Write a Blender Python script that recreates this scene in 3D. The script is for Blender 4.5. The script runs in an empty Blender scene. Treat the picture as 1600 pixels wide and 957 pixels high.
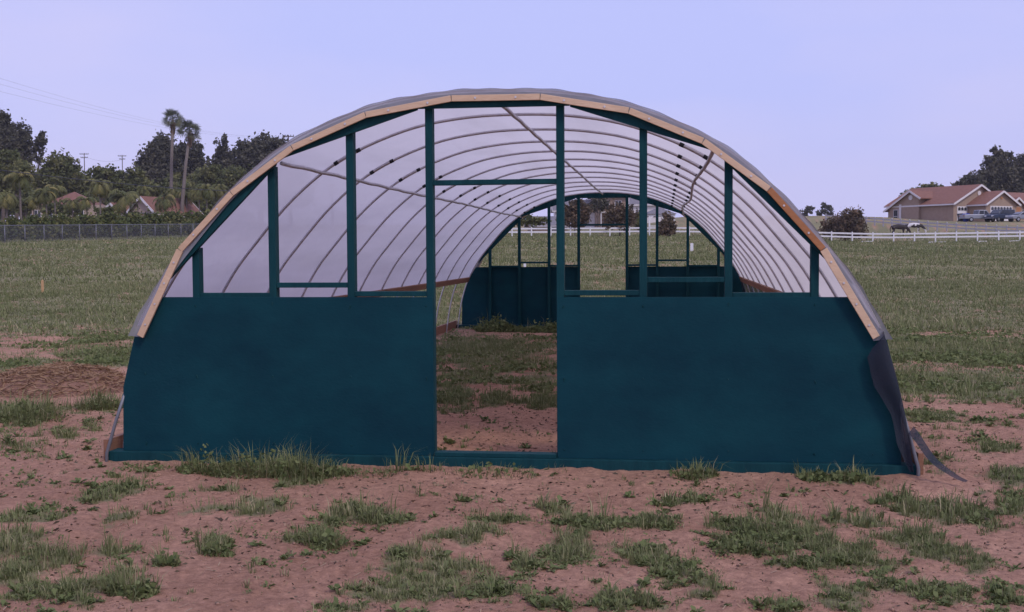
import bpy, math, random
import numpy as np
from mathutils import Vector, Matrix

random.seed(7)
rng = np.random.default_rng(11)
scene = bpy.context.scene
COL = scene.collection

# ------------------------------------------------------------------ camera
FPX = 1817.75                                    # focal length in pixels of a 1600 px wide picture
CAM = np.array([1.2609, -8.5582, 1.6113])
YAW, PITCH, ROLL = 0.1308, -0.0480, -0.0054
_f = np.array([-math.sin(YAW)*math.cos(PITCH), math.cos(YAW)*math.cos(PITCH), math.sin(PITCH)])
_r = np.array([math.cos(YAW), math.sin(YAW), 0.0])
_u = np.cross(_r, _f)
RGT = math.cos(ROLL)*_r + math.sin(ROLL)*_u
UPV = -math.sin(ROLL)*_r + math.cos(ROLL)*_u
FWD = _f
cd = bpy.data.cameras.new('camera')
cd.sensor_width = 36.0
cd.lens = FPX/1600*36.0
cd.clip_start = 0.05
cd.clip_end = 6000
cam = bpy.data.objects.new('camera', cd)
COL.objects.link(cam)
m = Matrix.Identity(4)
for i in range(3):
    m[i][0] = RGT[i]; m[i][1] = UPV[i]; m[i][2] = -FWD[i]; m[i][3] = CAM[i]
cam.matrix_world = m
scene.camera = cam

# ------------------------------------------------------------------ sky and sun
SUN_AZ, SUN_EL = math.radians(140), math.radians(48)    # azimuth clockwise from +Y
world = bpy.data.worlds.new('World')
scene.world = world
world.use_nodes = True
wn, wl = world.node_tree.nodes, world.node_tree.links
wn.clear()
sky = wn.new('ShaderNodeTexSky')
sky.sky_type = 'NISHITA'
sky.sun_disc = False
sky.sun_elevation = SUN_EL
sky.sun_rotation = SUN_AZ
sky.air_density = 1.0
sky.dust_density = 2.0
sky.ozone_density = 2.0
wtc = wn.new('ShaderNodeTexCoord')
wnz = wn.new('ShaderNodeTexNoise')
wmap = wn.new('ShaderNodeMapping')
wmap.inputs['Scale'].default_value = (1.0, 1.0, 3.0)
wl.new(wtc.outputs['Generated'], wmap.inputs[0])
wl.new(wmap.outputs[0], wnz.inputs['Vector'])
wnz.inputs['Scale'].default_value = 1.6
wnz.inputs['Detail'].default_value = 4
wramp = wn.new('ShaderNodeValToRGB')
wramp.color_ramp.elements[0].position = 0.0
wramp.color_ramp.elements[0].color = (7.5, 6.95, 10.5, 1)
wramp.color_ramp.elements[1].position = 1.0
wramp.color_ramp.elements[1].color = (5.8, 6.15, 11.0, 1)
wsep = wn.new('ShaderNodeSeparateXYZ')
wl.new(wtc.outputs['Generated'], wsep.inputs[0])
wma = wn.new('ShaderNodeMath'); wma.operation = 'MULTIPLY_ADD'; wma.inputs[1].default_value = 1.0     # height above the horizon
wl.new(wsep.outputs['Z'], wma.inputs[0])
wmb = wn.new('ShaderNodeMath'); wmb.operation = 'MULTIPLY_ADD'; wmb.inputs[1].default_value = 3.4; wmb.inputs[2].default_value = -1.4
wl.new(wnz.outputs['Fac'], wmb.inputs[0])
wl.new(wmb.outputs[0], wma.inputs[2])
wl.new(wma.outputs[0], wramp.inputs[0])
wmix = wn.new('ShaderNodeMixRGB')
wmix.inputs[0].default_value = 0.86              # a thin veil of high cloud over the clear sky
wl.new(sky.outputs[0], wmix.inputs[1])
wl.new(wramp.outputs[0], wmix.inputs[2])
wbg = wn.new('ShaderNodeBackground')
wbg.inputs['Strength'].default_value = 0.1
wl.new(wmix.outputs[0], wbg.inputs['Color'])
wout = wn.new('ShaderNodeOutputWorld')
wl.new(wbg.outputs[0], wout.inputs['Surface'])

sl = bpy.data.lights.new('sun', 'SUN')
sl.energy = 1.5
sl.angle = math.radians(11)
sl.color = (1.0, 0.93, 0.84)
sun = bpy.data.objects.new('sun', sl)
COL.objects.link(sun)
sdir = Vector((math.sin(SUN_AZ)*math.cos(SUN_EL), math.cos(SUN_AZ)*math.cos(SUN_EL), math.sin(SUN_EL)))
sun.rotation_euler = sdir.to_track_quat('Z', 'Y').to_euler()
sun.location = (20, -20, 30)

vs = scene.view_settings
vs.view_transform = 'Standard'
vs.look = 'None'
vs.exposure = 0.0
vs.gamma = 1.0
vs.use_curve_mapping = False
scene.cycles.transparent_max_bounces = 24
scene.cycles.max_bounces = 6

# ------------------------------------------------------------------ geometry of places
def at(u, v, d):
    """the point that lies d metres ahead of the viewpoint towards (u, v)"""
    return CAM + RGT*((u-800)/FPX*d) + UPV*(-(v-478.5)/FPX*d) + FWD*d

def sstep(a, b, x):
    t = np.clip((np.asarray(x, float)-a)/(b-a), 0, 1)
    return t*t*(3-2*t)

def _h(ix, iy, seed):
    h = (ix.astype(np.int64)*374761393 + iy.astype(np.int64)*668265263 + seed*1442695041) & 0xffffffff
    h = ((h ^ (h >> 13))*1274126177) & 0xffffffff
    h = h ^ (h >> 16)
    return (h & 0xffffff)/float(0xffffff)

def vnoise(x, y, seed=0):
    x = np.asarray(x, float); y = np.asarray(y, float)
    ix = np.floor(x); iy = np.floor(y)
    fx = x-ix; fy = y-iy
    fx = fx*fx*(3-2*fx); fy = fy*fy*(3-2*fy)
    a = _h(ix, iy, seed); b = _h(ix+1, iy, seed); c = _h(ix, iy+1, seed); d = _h(ix+1, iy+1, seed)
    return (a*(1-fx)+b*fx)*(1-fy)+(c*(1-fx)+d*fx)*fy

def fbm(x, y, seed=0, octs=4):
    s = 0; a = 0.5; t = 0
    for i in range(octs):
        s = s + a*vnoise(x, y, seed+i*17); t += a
        x = np.asarray(x)*2.03+3.1; y = np.asarray(y)*2.03+1.7; a *= 0.5
    return s/t

def gz_base(x, y):
    x = np.asarray(x, float); y = np.asarray(y, float)
    d = np.hypot(x-CAM[0], y-CAM[1])
    dd = np.minimum(d, 380.0)
    s = 0.5*((dd-26)+np.sqrt((dd-26)**2+4.0))
    right = sstep(0, 28, x)*(1-sstep(142, 180, d))
    z = 0.0285*s*(1-0.30*right)
    z = z + 2.0*sstep(142, 192, d)*sstep(-15, 10, x)*(1-0.55*sstep(28, 48, x))
    return z

def pxg(u, v):
    """where the sight line through (u, v) meets flat ground"""
    d = RGT*((u-800)/FPX) + UPV*(-(v-478.5)/FPX) + FWD
    t = -CAM[2]/d[2]
    p = CAM + d*t
    return p[0], p[1], t

# grass patches: (u, v, half width, half height in the picture, weight)
PATCH = [
 (175,769,60,15,1),(78,800,85,15,1),(169,803,45,14,1),(31,844,60,22,1),(172,859,48,11,1),(31,887,85,36,1.1),(110,915,95,32,1),
 (206,912,45,28,1),(259,872,22,10,.9),(340,853,26,11,.9),(331,790,42,8,.9),(340,767,42,9,.9),(400,790,62,12,1),(400,728,100,14,1),
 (453,753,40,12,1),(490,838,26,12,1),(375,930,24,10,.8),(498,738,44,14,1),(512,830,28,15,1),(563,800,70,18,1),(594,813,44,14,1),
 (643,865,74,18,1),(663,892,100,26,1.1),(615,920,130,38,1.1),(742,927,92,28,1),(708,841,38,12,1),(756,834,30,9,1),(801,812,42,11,1),
 (656,772,25,6,.9),(735,774,20,5,.9),(876,796,26,10,1),(945,822,48,14,1),(894,855,48,19,1),(832,880,32,11,1),(811,906,28,10,1),
 (914,903,32,10,1),(986,862,30,15,1),(863,937,64,24,1),(959,941,64,24,1),(1094,741,42,8,1),(1330,745,30,8,1),(1270,745,26,7,1),
 (1034,820,26,12,1),(1086,782,52,8,.9),(1124,824,42,14,1),(1172,842,52,17,1),(1240,805,44,8,.9),(1255,846,82,24,1),(1262,880,74,24,1),
 (1349,812,48,11,1),(1431,786,95,18,1),(1487,801,115,16,1),(1585,782,44,25,1),(1337,865,64,19,1),(1412,842,74,14,1),(1472,857,64,14,1),
 (1540,887,44,14,1),(1015,865,38,18,1),(1052,887,48,17,1),(1097,914,38,18,1),(1319,925,64,24,1),(1382,902,44,15,1),(1484,921,64,19,1),
 (1574,929,54,28,1),(1221,940,64,24,1),(1015,943,34,16,1),
 (757,550,105,30,1),(700,614,46,20,1),(770,619,24,12,.9),(840,600,36,18,1),(854,627,30,13,.9),(740,585,60,14,.9),(800,505,60,8,1),
 (40,645,56,22,1.1),(155,628,26,16,1.1),(70,570,75,12,1),(160,560,60,14,1),(100,672,75,14,.75),(30,690,40,14,.6),
 (1480,545,90,16,1),(1500,600,100,20,1),(1460,650,60,12,.8),(1550,700,60,16,.9),(1470,720,40,12,.8),(1580,740,40,14,.8),
]
SOIL = [
 (30,532,85,11,1.0),(100,597,115,22,1.2),(1530,640,90,10,.5),(1500,520,120,5,.5),(760,680,95,38,1.4),(800,520,50,7,.6),
 (740,760,240,16,.9),(300,880,120,16,.8),(270,830,80,16,.7),(460,880,60,20,.8),(850,770,160,14,.5),(120,730,80,20,.5),(1150,765,180,12,.5),
 (1380,880,60,12,.3),(1500,750,40,8,.4),(420,940,60,14,.6),
]
_pw = [(pxg(u, v), ru, rv, w) for u, v, ru, rv, w in PATCH]
_sw = [(pxg(u, v), ru, rv, w) for u, v, ru, rv, w in SOIL]

def cover(x, y):
    """share of the ground that is grown over, 0 bare to 1 closed"""
    x = np.asarray(x, float); y = np.asarray(y, float)
    d = np.hypot(x-CAM[0], y-CAM[1])
    n = fbm(x*1.1, y*1.1, 3, 4); n2 = fbm(x*0.16, y*0.16, 9, 3); n3 = fbm(x*4.1, y*4.1, 21, 3)
    dx = x-CAM[0]; dy = y-CAM[1]
    wx = x + (n3-.5)*0.25; wy = y + (fbm(x*3.7+9, y*3.7, 31, 3)-.5)*0.35
    b = np.zeros_like(x)
    near = d < 26
    if near.any():
        bx = wx[near]; by = wy[near]; acc = np.zeros_like(bx); neg = np.zeros_like(bx)
        for lst, sign in ((_pw, 1), (_sw, -1)):
            for (px, py, t), ru, rv, w in lst:
                a = ru*t/FPX; c = rv*t/FPX*(t/CAM[2])
                # the patch's long axis lies across the line of sight
                ang = math.atan2(px-CAM[0], py-CAM[1]); ca, sa = math.cos(ang), math.sin(ang)
                ex = (bx-px)*ca-(by-py)*sa; ey = (bx-px)*sa+(by-py)*ca
                g = w*np.exp(-((ex/a)**2+(ey/max(c, .05))**2)*0.9)
                if sign > 0: acc = np.maximum(acc, g)
                else: neg = np.maximum(neg, g)
        b[near] = acc*0.95-neg*0.35
    far = sstep(15, 26, d)
    base = -0.40 + 0.90*far
    inside = (np.abs(x) < 3.1) & (y > -0.1) & (y < 15.5)
    base = np.where(inside, np.where(y > 2.2, -0.16, -0.5), base)
    side = sstep(9, 15, d)*(1-far)*np.where(x > 0, 0.42, 0.10)
    base = base + np.where(inside, 0, side)
    v = base + b + (n-.5)*0.6 + (n2-.5)*0.4 + (n3-.5)*1.2 + (fbm(x*11, y*11, 25, 2)-.5)*0.8
    c = np.maximum(sstep(-0.08, 0.46, v), 0.09*sstep(.35, .6, n3))
    return np.maximum(c, sstep(18, 40, d)*(0.42+0.5*sstep(.38, .62, fbm(x*0.07, y*0.11, 19, 4))))

def gz(x, y):
    x = np.asarray(x, float); y = np.asarray(y, float)
    d = np.hypot(x-CAM[0], y-CAM[1])
    k = 1-sstep(18, 40, d)
    lev = np.where((np.abs(x) < 3.3) & (y > -0.35) & (y < 15.8), 0.45, 1.0)
    r = (fbm(x*1.7, y*1.7, 41, 3)-.5)*0.05*lev + (fbm(x*7, y*7, 51, 3)-.5)*0.042 + (vnoise(x*26, y*26, 61)-.5)*0.014
    z = gz_base(x, y) + k*(r-0.012) + (1-k)*(fbm(x*0.25, y*0.25, 71, 3)-.5)*0.18*sstep(25, 60, d)
    mx, my = MOUND[0], MOUND[1]
    return z
MOUND = pxg(92, 615)

# ------------------------------------------------------------------ material helpers
def new_mat(name):
    M = bpy.data.materials.new(name); M.use_nodes = True
    nt = M.node_tree
    bs = nt.nodes['Principled BSDF']
    return M, nt, bs

def mat(name, c1, c2=None, scale=6.0, rough=0.7, bump=0.0, bscale=None, metal=0.0, detail=5, stretch=None, spec=0.3, coords='Object'):
    M, nt, bs = new_mat(name)
    N, L = nt.nodes, nt.links
    bs.inputs['Roughness'].default_value = rough
    bs.inputs['Metallic'].default_value = metal
    bs.inputs['Specular IOR Level'].default_value = spec
    tc = N.new('ShaderNodeTexCoord'); mp = N.new('ShaderNodeMapping')
    if stretch: mp.inputs['Scale'].default_value = stretch
    L.new(tc.outputs[coords], mp.inputs[0])
    nz = N.new('ShaderNodeTexNoise'); nz.inputs['Scale'].default_value = scale; nz.inputs['Detail'].default_value = detail
    nz.inputs['Roughness'].default_value = 0.65
    L.new(mp.outputs[0], nz.inputs['Vector'])
    rp = N.new('ShaderNodeValToRGB')
    c2 = c2 or tuple(k*0.7 for k in c1)
    rp.color_ramp.elements[0].position = 0.32; rp.color_ramp.elements[0].color = (*c2, 1)
    rp.color_ramp.elements[1].position = 0.68; rp.color_ramp.elements[1].color = (*c1, 1)
    L.new(nz.outputs['Fac'], rp.inputs[0]); L.new(rp.outputs[0], bs.inputs['Base Color'])
    if bump:
        n2 = N.new('ShaderNodeTexNoise'); n2.inputs['Scale'].default_value = bscale or scale*4; n2.inputs['Detail'].default_value = 4
        L.new(mp.outputs[0], n2.inputs['Vector'])
        bp = N.new('ShaderNodeBump'); bp.inputs['Strength'].default_value = bump; bp.inputs['Distance'].default_value = 0.02
        L.new(n2.outputs['Fac'], bp.inputs['Height']); L.new(bp.outputs[0], bs.inputs['Normal'])
    return M

def leaf_mat(name, ca, cb, cc, trans=0.25):
    """foliage colour from a per-face 'tint' between three leaf colours"""
    M, nt, bs = new_mat(name)
    N, L = nt.nodes, nt.links
    a = N.new('ShaderNodeAttribute'); a.attribute_name = 'tint'
    rp = N.new('ShaderNodeValToRGB')
    rp.color_ramp.elements[0].color = (*ca, 1); rp.color_ramp.elements[1].color = (*cc, 1)
    e = rp.color_ramp.elements.new(0.5); e.color = (*cb, 1)
    L.new(a.outputs['Fac'], rp.inputs[0])
    bs.inputs['Roughness'].default_value = 0.75
    bs.inputs['Specular IOR Level'].default_value = 0.15
    L.new(rp.outputs[0], bs.inputs['Base Color'])
    tr = N.new('ShaderNodeBsdfTranslucent'); L.new(rp.outputs[0], tr.inputs[0])
    mx = N.new('ShaderNodeMixShader'); mx.inputs[0].default_value = trans
    L.new(bs.outputs[0], mx.inputs[1]); L.new(tr.outputs[0], mx.inputs[2])
    L.new(mx.outputs[0], N['Material Output'].inputs['Surface'])
    return M

# ------------------------------------------------------------------ mesh helpers
class MB:
    def __init__(self): self.v = []; self.f = []
    def box(self, x0, x1, y0, y1, z0, z1):
        b = len(self.v)
        self.v += [(x0,y0,z0),(x1,y0,z0),(x1,y1,z0),(x0,y1,z0),(x0,y0,z1),(x1,y0,z1),(x1,y1,z1),(x0,y1,z1)]
        self.f += [tuple(b+i for i in q) for q in ((0,3,2,1),(4,5,6,7),(0,1,5,4),(1,2,6,5),(2,3,7,6),(3,0,4,7))]
        return self
    def beam(self, p, q, w, h, up=(0,0,1)):
        """a bar from p to q, w across and h along up"""
        p = Vector(p); q = Vector(q); d = (q-p).normalized(); up = Vector(up)
        s = d.cross(up)
        if s.length < 1e-4: s = d.cross(Vector((1,0,0)))
        s.normalize(); n = s.cross(d).normalized()
        b = len(self.v)
        for c in (p, q):
            for a, e in ((-1,-1),(1,-1),(1,1),(-1,1)):
                self.v.append(tuple(c+s*(a*w/2)+n*(e*h/2)))
        self.f += [tuple(b+i for i in t) for t in ((0,1,2,3),(7,6,5,4),(0,4,5,1),(1,5,6,2),(2,6,7,3),(3,7,4,0))]
        return self
    def prism(self, pts, y0, y1):
        """outline of (x, z) points pushed from y0 to y1"""
        b = len(self.v); n = len(pts)
        self.v += [(x, y0, z) for x, z in pts] + [(x, y1, z) for x, z in pts]
        self.f.append(tuple(b+i for i in range(n))); self.f.append(tuple(b+n+i for i in reversed(range(n))))
        for i in range(n):
            j = (i+1) % n
            self.f.append((b+i, b+n+i, b+n+j, b+j))
        return self
    def tube(self, path, rad, seg=8, cap=True):
        path = [Vector(p) for p in path]; n = len(path)
        rads = rad if isinstance(rad, (list, tuple)) else [rad]*n
        b = len(self.v); ref = None
        for i, p in enumerate(path):
            d = (path[min(i+1, n-1)]-path[max(i-1, 0)]).normalized()
            if ref is None:
                ref = d.orthogonal().normalized()
            ref = (ref-d*ref.dot(d)).normalized(); bi = d.cross(ref)
            for k in range(seg):
                a = 2*math.pi*k/seg
                self.v.append(tuple(p+(ref*math.cos(a)+bi*math.sin(a))*rads[i]))
        for i in range(n-1):
            for k in range(seg):
                k2 = (k+1) % seg
                self.f.append((b+i*seg+k, b+i*seg+k2, b+(i+1)*seg+k2, b+(i+1)*seg+k))
        if cap:
            self.f.append(tuple(b+k for k in reversed(range(seg))))
            self.f.append(tuple(b+(n-1)*seg+k for k in range(seg)))
        return self
    def poly(self, *pts):
        b = len(self.v); self.v += [tuple(p) for p in pts]; self.f.append(tuple(range(b, b+len(pts)))); return self
    def grid(self, rows):
        b = len(self.v); nr = len(rows); nc = len(rows[0])
        for r in rows: self.v += [tuple(p) for p in r]
        for i in range(nr-1):
            for j in range(nc-1):
                self.f.append((b+i*nc+j, b+i*nc+j+1, b+(i+1)*nc+j+1, b+(i+1)*nc+j))
        return self
    def mesh(self, name, smooth=False):
        me = bpy.data.meshes.new(name); me.from_pydata(self.v, [], self.f); me.update()
        if smooth:
            for p in me.polygons: p.use_smooth = True
        return me
    def build(self, name, material, parent=None, smooth=False, bevel=0.0):
        o = bpy.data.objects.new(name, self.mesh(name, smooth)); o.data.materials.append(material)
        COL.objects.link(o); o.parent = parent
        if bevel:
            md = o.modifiers.new('bevel', 'BEVEL'); md.width = bevel; md.segments = 2; md.limit_method = 'ANGLE'
        return o

def npmesh(name, V, F, k, material, parent=None, tint=None, smooth=False):
    """mesh object from numpy arrays, every face with k corners"""
    me = bpy.data.meshes.new(name)
    nf = len(F)
    me.vertices.add(len(V)); me.vertices.foreach_set('co', np.ascontiguousarray(V, np.float32).ravel())
    me.loops.add(nf*k); me.loops.foreach_set('vertex_index', np.ascontiguousarray(F, np.int32).ravel())
    me.polygons.add(nf)
    me.polygons.foreach_set('loop_start', np.arange(0, nf*k, k, dtype=np.int32))
    me.polygons.foreach_set('loop_total', np.full(nf, k, np.int32))
    if smooth: me.polygons.foreach_set('use_smooth', np.ones(nf, bool))
    me.update(calc_edges=True)
    if tint is not None:
        at_ = me.attributes.new('tint', 'FLOAT', 'POINT'); at_.data.foreach_set('value', np.ascontiguousarray(tint, np.float32))
    me.materials.append(material)
    o = bpy.data.objects.new(name, me); COL.objects.link(o); o.parent = parent
    return o

def empty(name, loc=(0,0,0), rz=0.0):
    o = bpy.data.objects.new(name, None); o.location = loc; o.rotation_euler = (0, 0, rz); o.empty_display_size = 0.2
    COL.objects.link(o); return o

def tag(o, label=None, cat=None, group=None, kind=None):
    if label: o['label'] = label
    if cat: o['category'] = cat
    if group: o['group'] = group
    if kind: o['kind'] = kind
    return o

def place(u, d):
    """a spot on the ground d metres ahead, in the direction of picture column u"""
    p = at(u, 391, d)
    return Vector((p[0], p[1], float(gz(p[0:1], p[1:2])[0])))

# ------------------------------------------------------------------ materials
M = {}
M['teal'] = mat('teal_paint', (0.0055,0.054,0.070), (0.0027,0.030,0.046), 1.5, 0.7, 0.10, 45, detail=9, stretch=(.8,1,1.3), spec=0.12)
M['teal_wood'] = mat('teal_painted_lumber', (0.0065,0.056,0.066), (0.0035,0.036,0.046), 9, 0.7, 0.3, 50, stretch=(1,1,.2), spec=0.15)
M['pine'] = mat('pine_lath', (0.70,0.50,0.34), (0.58,0.40,0.26), 7, 0.6, 0.2, 60, stretch=(.4,1,1))
M['pine_dark'] = mat('reddish_pine_lath', (0.45,0.20,0.085), (0.33,0.14,0.06), 7, 0.6, 0.2, 60, stretch=(.4,1,1))
M['redwood'] = mat('redwood_board', (0.33,0.165,0.10), (0.22,0.11,0.07), 5, 0.75, 0.3, 60, stretch=(1,.2,1))
M['galv'] = mat('galvanised_pipe', (0.60,0.57,0.59), (0.44,0.42,0.45), 14, 0.42, 0, metal=0.6, spec=0.5)
M['tape'] = mat('black_tape', (0.02,0.02,0.025), (0.012,0.012,0.014), 40, 0.6)
M['screw'] = mat('zinc_screw', (0.75,0.73,0.75), (0.6,0.58,0.6), 40, 0.35, metal=0.5)
M['white'] = mat('white_vinyl', (0.80,0.78,0.80), (0.72,0.70,0.73), 3, 0.5)
M['greyfence'] = mat('weathered_white_paint', (0.46,0.43,0.46), (0.36,0.34,0.37), 3, 0.7)
M['bark'] = mat('bark', (0.16,0.12,0.10), (0.09,0.07,0.06), 6, 0.9, 0.5, 20)
M['palmbark'] = mat('palm_bark', (0.23,0.19,0.17), (0.14,0.115,0.10), 5, 0.9, 0.5, 20, stretch=(1,1,4))
M['stucco'] = mat('tan_stucco', (0.38,0.275,0.21), (0.32,0.23,0.175), 2, 0.9)
M['stucco2'] = mat('cream_stucco', (0.46,0.35,0.28), (0.38,0.29,0.23), 2, 0.9)
M['trim'] = mat('white_trim', (0.75,0.70,0.70), (0.66,0.62,0.62), 2, 0.6)
M['tile'] = mat('clay_tile', (0.27,0.130,0.090), (0.19,0.088,0.062), 3.0, 0.8, 0.6, 9)
M['tile_dark'] = mat('weathered_clay_tile', (0.25,0.120,0.085), (0.18,0.085,0.062), 3.0, 0.8, 0.6, 9)
M['glass'] = mat('dark_glass', (0.03,0.035,0.045), (0.02,0.022,0.03), 2, 0.1, spec=0.6)
M['greyroof'] = mat('grey_shingle', (0.22,0.20,0.22), (0.16,0.15,0.16), 3, 0.9)
M['steel'] = mat('grey_steel', (0.22,0.22,0.24), (0.15,0.15,0.17), 5, 0.5, metal=0.4)
M['wire'] = mat('wire', (0.06,0.06,0.07), (0.04,0.04,0.05), 5, 0.6)
M['polewood'] = mat('pole_wood', (0.13,0.105,0.10), (0.09,0.07,0.065), 5, 0.9)
M['silver'] = mat('silver_car_paint', (0.30,0.31,0.36), (0.27,0.28,0.33), 2, 0.3, metal=0.3, spec=0.6)
M['navy'] = mat('navy_car_paint', (0.035,0.05,0.09), (0.03,0.042,0.075), 2, 0.25, spec=0.7)
M['rubber'] = mat('tyre_rubber', (0.02,0.02,0.022), (0.014,0.014,0.015), 8, 0.85)
M['rim'] = mat('wheel_rim', (0.45,0.45,0.48), (0.35,0.35,0.38), 8, 0.35, metal=0.7)
M['lamp'] = mat('lamp_lens', (0.75,0.75,0.78), (0.65,0.65,0.68), 8, 0.15, spec=0.6)
M['bluebin'] = mat('blue_plastic', (0.015,0.05,0.42), (0.012,0.04,0.34), 3, 0.5)
M['darkbin'] = mat('dark_plastic', (0.03,0.03,0.045), (0.02,0.02,0.03), 3, 0.5)
M['driveway'] = mat('concrete', (0.30,0.24,0.22), (0.25,0.20,0.18), 1, 0.9)
M['lathwood'] = mat('stake_wood', (0.62,0.38,0.20), (0.5,0.3,0.15), 8, 0.7)
M['stone'] = mat('pebble', (0.34,0.20,0.14), (0.22,0.125,0.09), 12, 0.9, 0.3)
M['straw'] = leaf_mat('straw', (0.30,0.18,0.11), (0.38,0.25,0.15), (0.46,0.35,0.24), 0.1)
M['mound'] = mat('rotted_straw', (0.30,0.165,0.115), (0.17,0.09,0.065), 9, 0.95, 1.0, 30)
M['scraps'] = leaf_mat('dead_weed', (0.055,0.042,0.030), (0.10,0.075,0.050), (0.16,0.125,0.080), 0.1)
M['grass'] = leaf_mat('grass_blades', (0.142,0.165,0.066), (0.212,0.226,0.100), (0.43,0.37,0.22), 0.25)
M['weed'] = leaf_mat('weed_leaves', (0.105,0.136,0.050), (0.156,0.184,0.070), (0.23,0.25,0.108), 0.25)
M['leaf_dark'] = leaf_mat('dark_leaves', (0.066,0.066,0.046), (0.092,0.088,0.060), (0.145,0.128,0.085), 0.15)
M['leaf_mid'] = leaf_mat('mid_green_leaves', (0.086,0.100,0.041), (0.130,0.142,0.055), (0.215,0.20,0.080), 0.2)
M['leaf_rust'] = leaf_mat('rusty_leaves', (0.085,0.070,0.050), (0.14,0.105,0.068), (0.21,0.135,0.085), 0.2)
M['leaf_hedge'] = leaf_mat('hedge_leaves', (0.075,0.092,0.034), (0.115,0.138,0.046), (0.23,0.21,0.075), 0.2)
M['frond'] = leaf_mat('palm_fronds', (0.095,0.108,0.042), (0.155,0.155,0.060), (0.30,0.25,0.09), 0.2)
M['fanfrond'] = leaf_mat('fan_palm_leaves', (0.080,0.092,0.058), (0.130,0.140,0.082), (0.22,0.21,0.13), 0.15)
M['horse_dark'] = mat('dark_bay_coat', (0.035,0.022,0.02), (0.02,0.014,0.013), 3, 0.6)

def pinto():
    X, nt, bs = new_mat('piebald_coat'); N, L = nt.nodes, nt.links
    tc = N.new('ShaderNodeTexCoord'); nz = N.new('ShaderNodeTexNoise'); nz.inputs['Scale'].default_value = 1.5; nz.inputs['Detail'].default_value = 1
    L.new(tc.outputs['Object'], nz.inputs['Vector'])
    rp = N.new('ShaderNodeValToRGB'); rp.color_ramp.interpolation = 'CONSTANT'
    rp.color_ramp.elements[0].color = (0.025,0.018,0.016,1); rp.color_ramp.elements[1].position = 0.49; rp.color_ramp.elements[1].color = (0.72,0.68,0.66,1)
    L.new(nz.outputs['Fac'], rp.inputs[0]); L.new(rp.outputs[0], bs.inputs['Base Color']); bs.inputs['Roughness'].default_value = 0.6
    return X
M['horse_pied'] = pinto()

def film_mat():
    X, nt, bs = new_mat('greenhouse_film'); N, L = nt.nodes, nt.links
    N.remove(bs)
    tc = N.new('ShaderNodeTexCoord')
    mp = N.new('ShaderNodeMapping'); mp.inputs['Scale'].default_value = (2.0, 0.22, 2.6); L.new(tc.outputs['Object'], mp.inputs[0])
    nz = N.new('ShaderNodeTexNoise'); nz.inputs['Scale'].default_value = 1.3; nz.inputs['Detail'].default_value = 6; L.new(mp.outputs[0], nz.inputs['Vector'])
    rp = N.new('ShaderNodeValToRGB')
    rp.color_ramp.elements[0].position = 0.30; rp.color_ramp.elements[0].color = (0.58,0.53,0.52,1)
    rp.color_ramp.elements[1].position = 0.55; rp.color_ramp.elements[1].color = (0.655,0.60,0.595,1)
    L.new(nz.outputs['Fac'], rp.inputs[0])
    tr = N.new('ShaderNodeBsdfTranslucent'); L.new(rp.outputs[0], tr.inputs[0])
    df = N.new('ShaderNodeBsdfDiffuse'); L.new(rp.outputs[0], df.inputs[0])
    m1 = N.new('ShaderNodeMixShader'); m1.inputs[0].default_value = 0.15; L.new(tr.outputs[0], m1.inputs[1]); L.new(df.outputs[0], m1.inputs[2])
    gl = N.new('ShaderNodeBsdfGlossy'); gl.inputs['Roughness'].default_value = 0.22; gl.inputs[0].default_value = (0.9,0.9,0.9,1)
    n2 = N.new('ShaderNodeTexNoise'); n2.inputs['Scale'].default_value = 3.0; n2.inputs['Detail'].default_value = 3; L.new(tc.outputs['Object'], n2.inputs['Vector'])
    bp = N.new('ShaderNodeBump'); bp.inputs['Strength'].default_value = 0.5; bp.inputs['Distance'].default_value = 0.03; L.new(n2.outputs['Fac'], bp.inputs['Height'])
    L.new(bp.outputs[0], gl.inputs['Normal']); L.new(bp.outputs[0], tr.inputs['Normal']); L.new(bp.outputs[0], df.inputs['Normal'])
    m2 = N.new('ShaderNodeMixShader'); m2.inputs[0].default_value = 0.05; L.new(m1.outputs[0], m2.inputs[1]); L.new(gl.outputs[0], m2.inputs[2])
    tp = N.new('ShaderNodeBsdfTransparent')
    m3 = N.new('ShaderNodeMixShader'); m3.inputs[0].default_value = 0.05; L.new(m2.outputs[0], m3.inputs[1]); L.new(tp.outputs[0], m3.inputs[2])
    L.new(m3.outputs[0], N['Material Output'].inputs['Surface'])
    return X
M['film'] = film_mat()

def see_through(name, col, alpha, rough=0.8, glossy=0.0):
    X, nt, bs = new_mat(name); N, L = nt.nodes, nt.links
    bs.inputs['Base Color'].default_value = (*col, 1); bs.inputs['Roughness'].default_value = rough
    tc = N.new('ShaderNodeTexCoord'); nz = N.new('ShaderNodeTexNoise'); nz.inputs['Scale'].default_value = 4; nz.inputs['Detail'].default_value = 4
    L.new(tc.outputs['Object'], nz.inputs['Vector'])
    mr = N.new('ShaderNodeMapRange'); mr.inputs[1].default_value = 0.3; mr.inputs[2].default_value = 0.7; mr.inputs[3].default_value = alpha-0.1; mr.inputs[4].default_value = alpha+0.1
    L.new(nz.outputs['Fac'], mr.inputs[0])
    tp = N.new('ShaderNodeBsdfTransparent'); mx = N.new('ShaderNodeMixShader')
    L.new(mr.outputs[0], mx.inputs[0]); L.new(tp.outputs[0], mx.inputs[1]); L.new(bs.outputs[0], mx.inputs[2])
    L.new(mx.outputs[0], N['Material Output'].inputs['Surface'])
    return X
M['cloth'] = see_through('shade_cloth', (0.012,0.018,0.034), 0.80)
M['chain'] = see_through('chain_link', (0.16,0.16,0.175), 0.26, 0.5)
M['clearfilm'] = see_through('loose_film_edge', (0.30,0.31,0.36), 0.72, 0.2)

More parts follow.
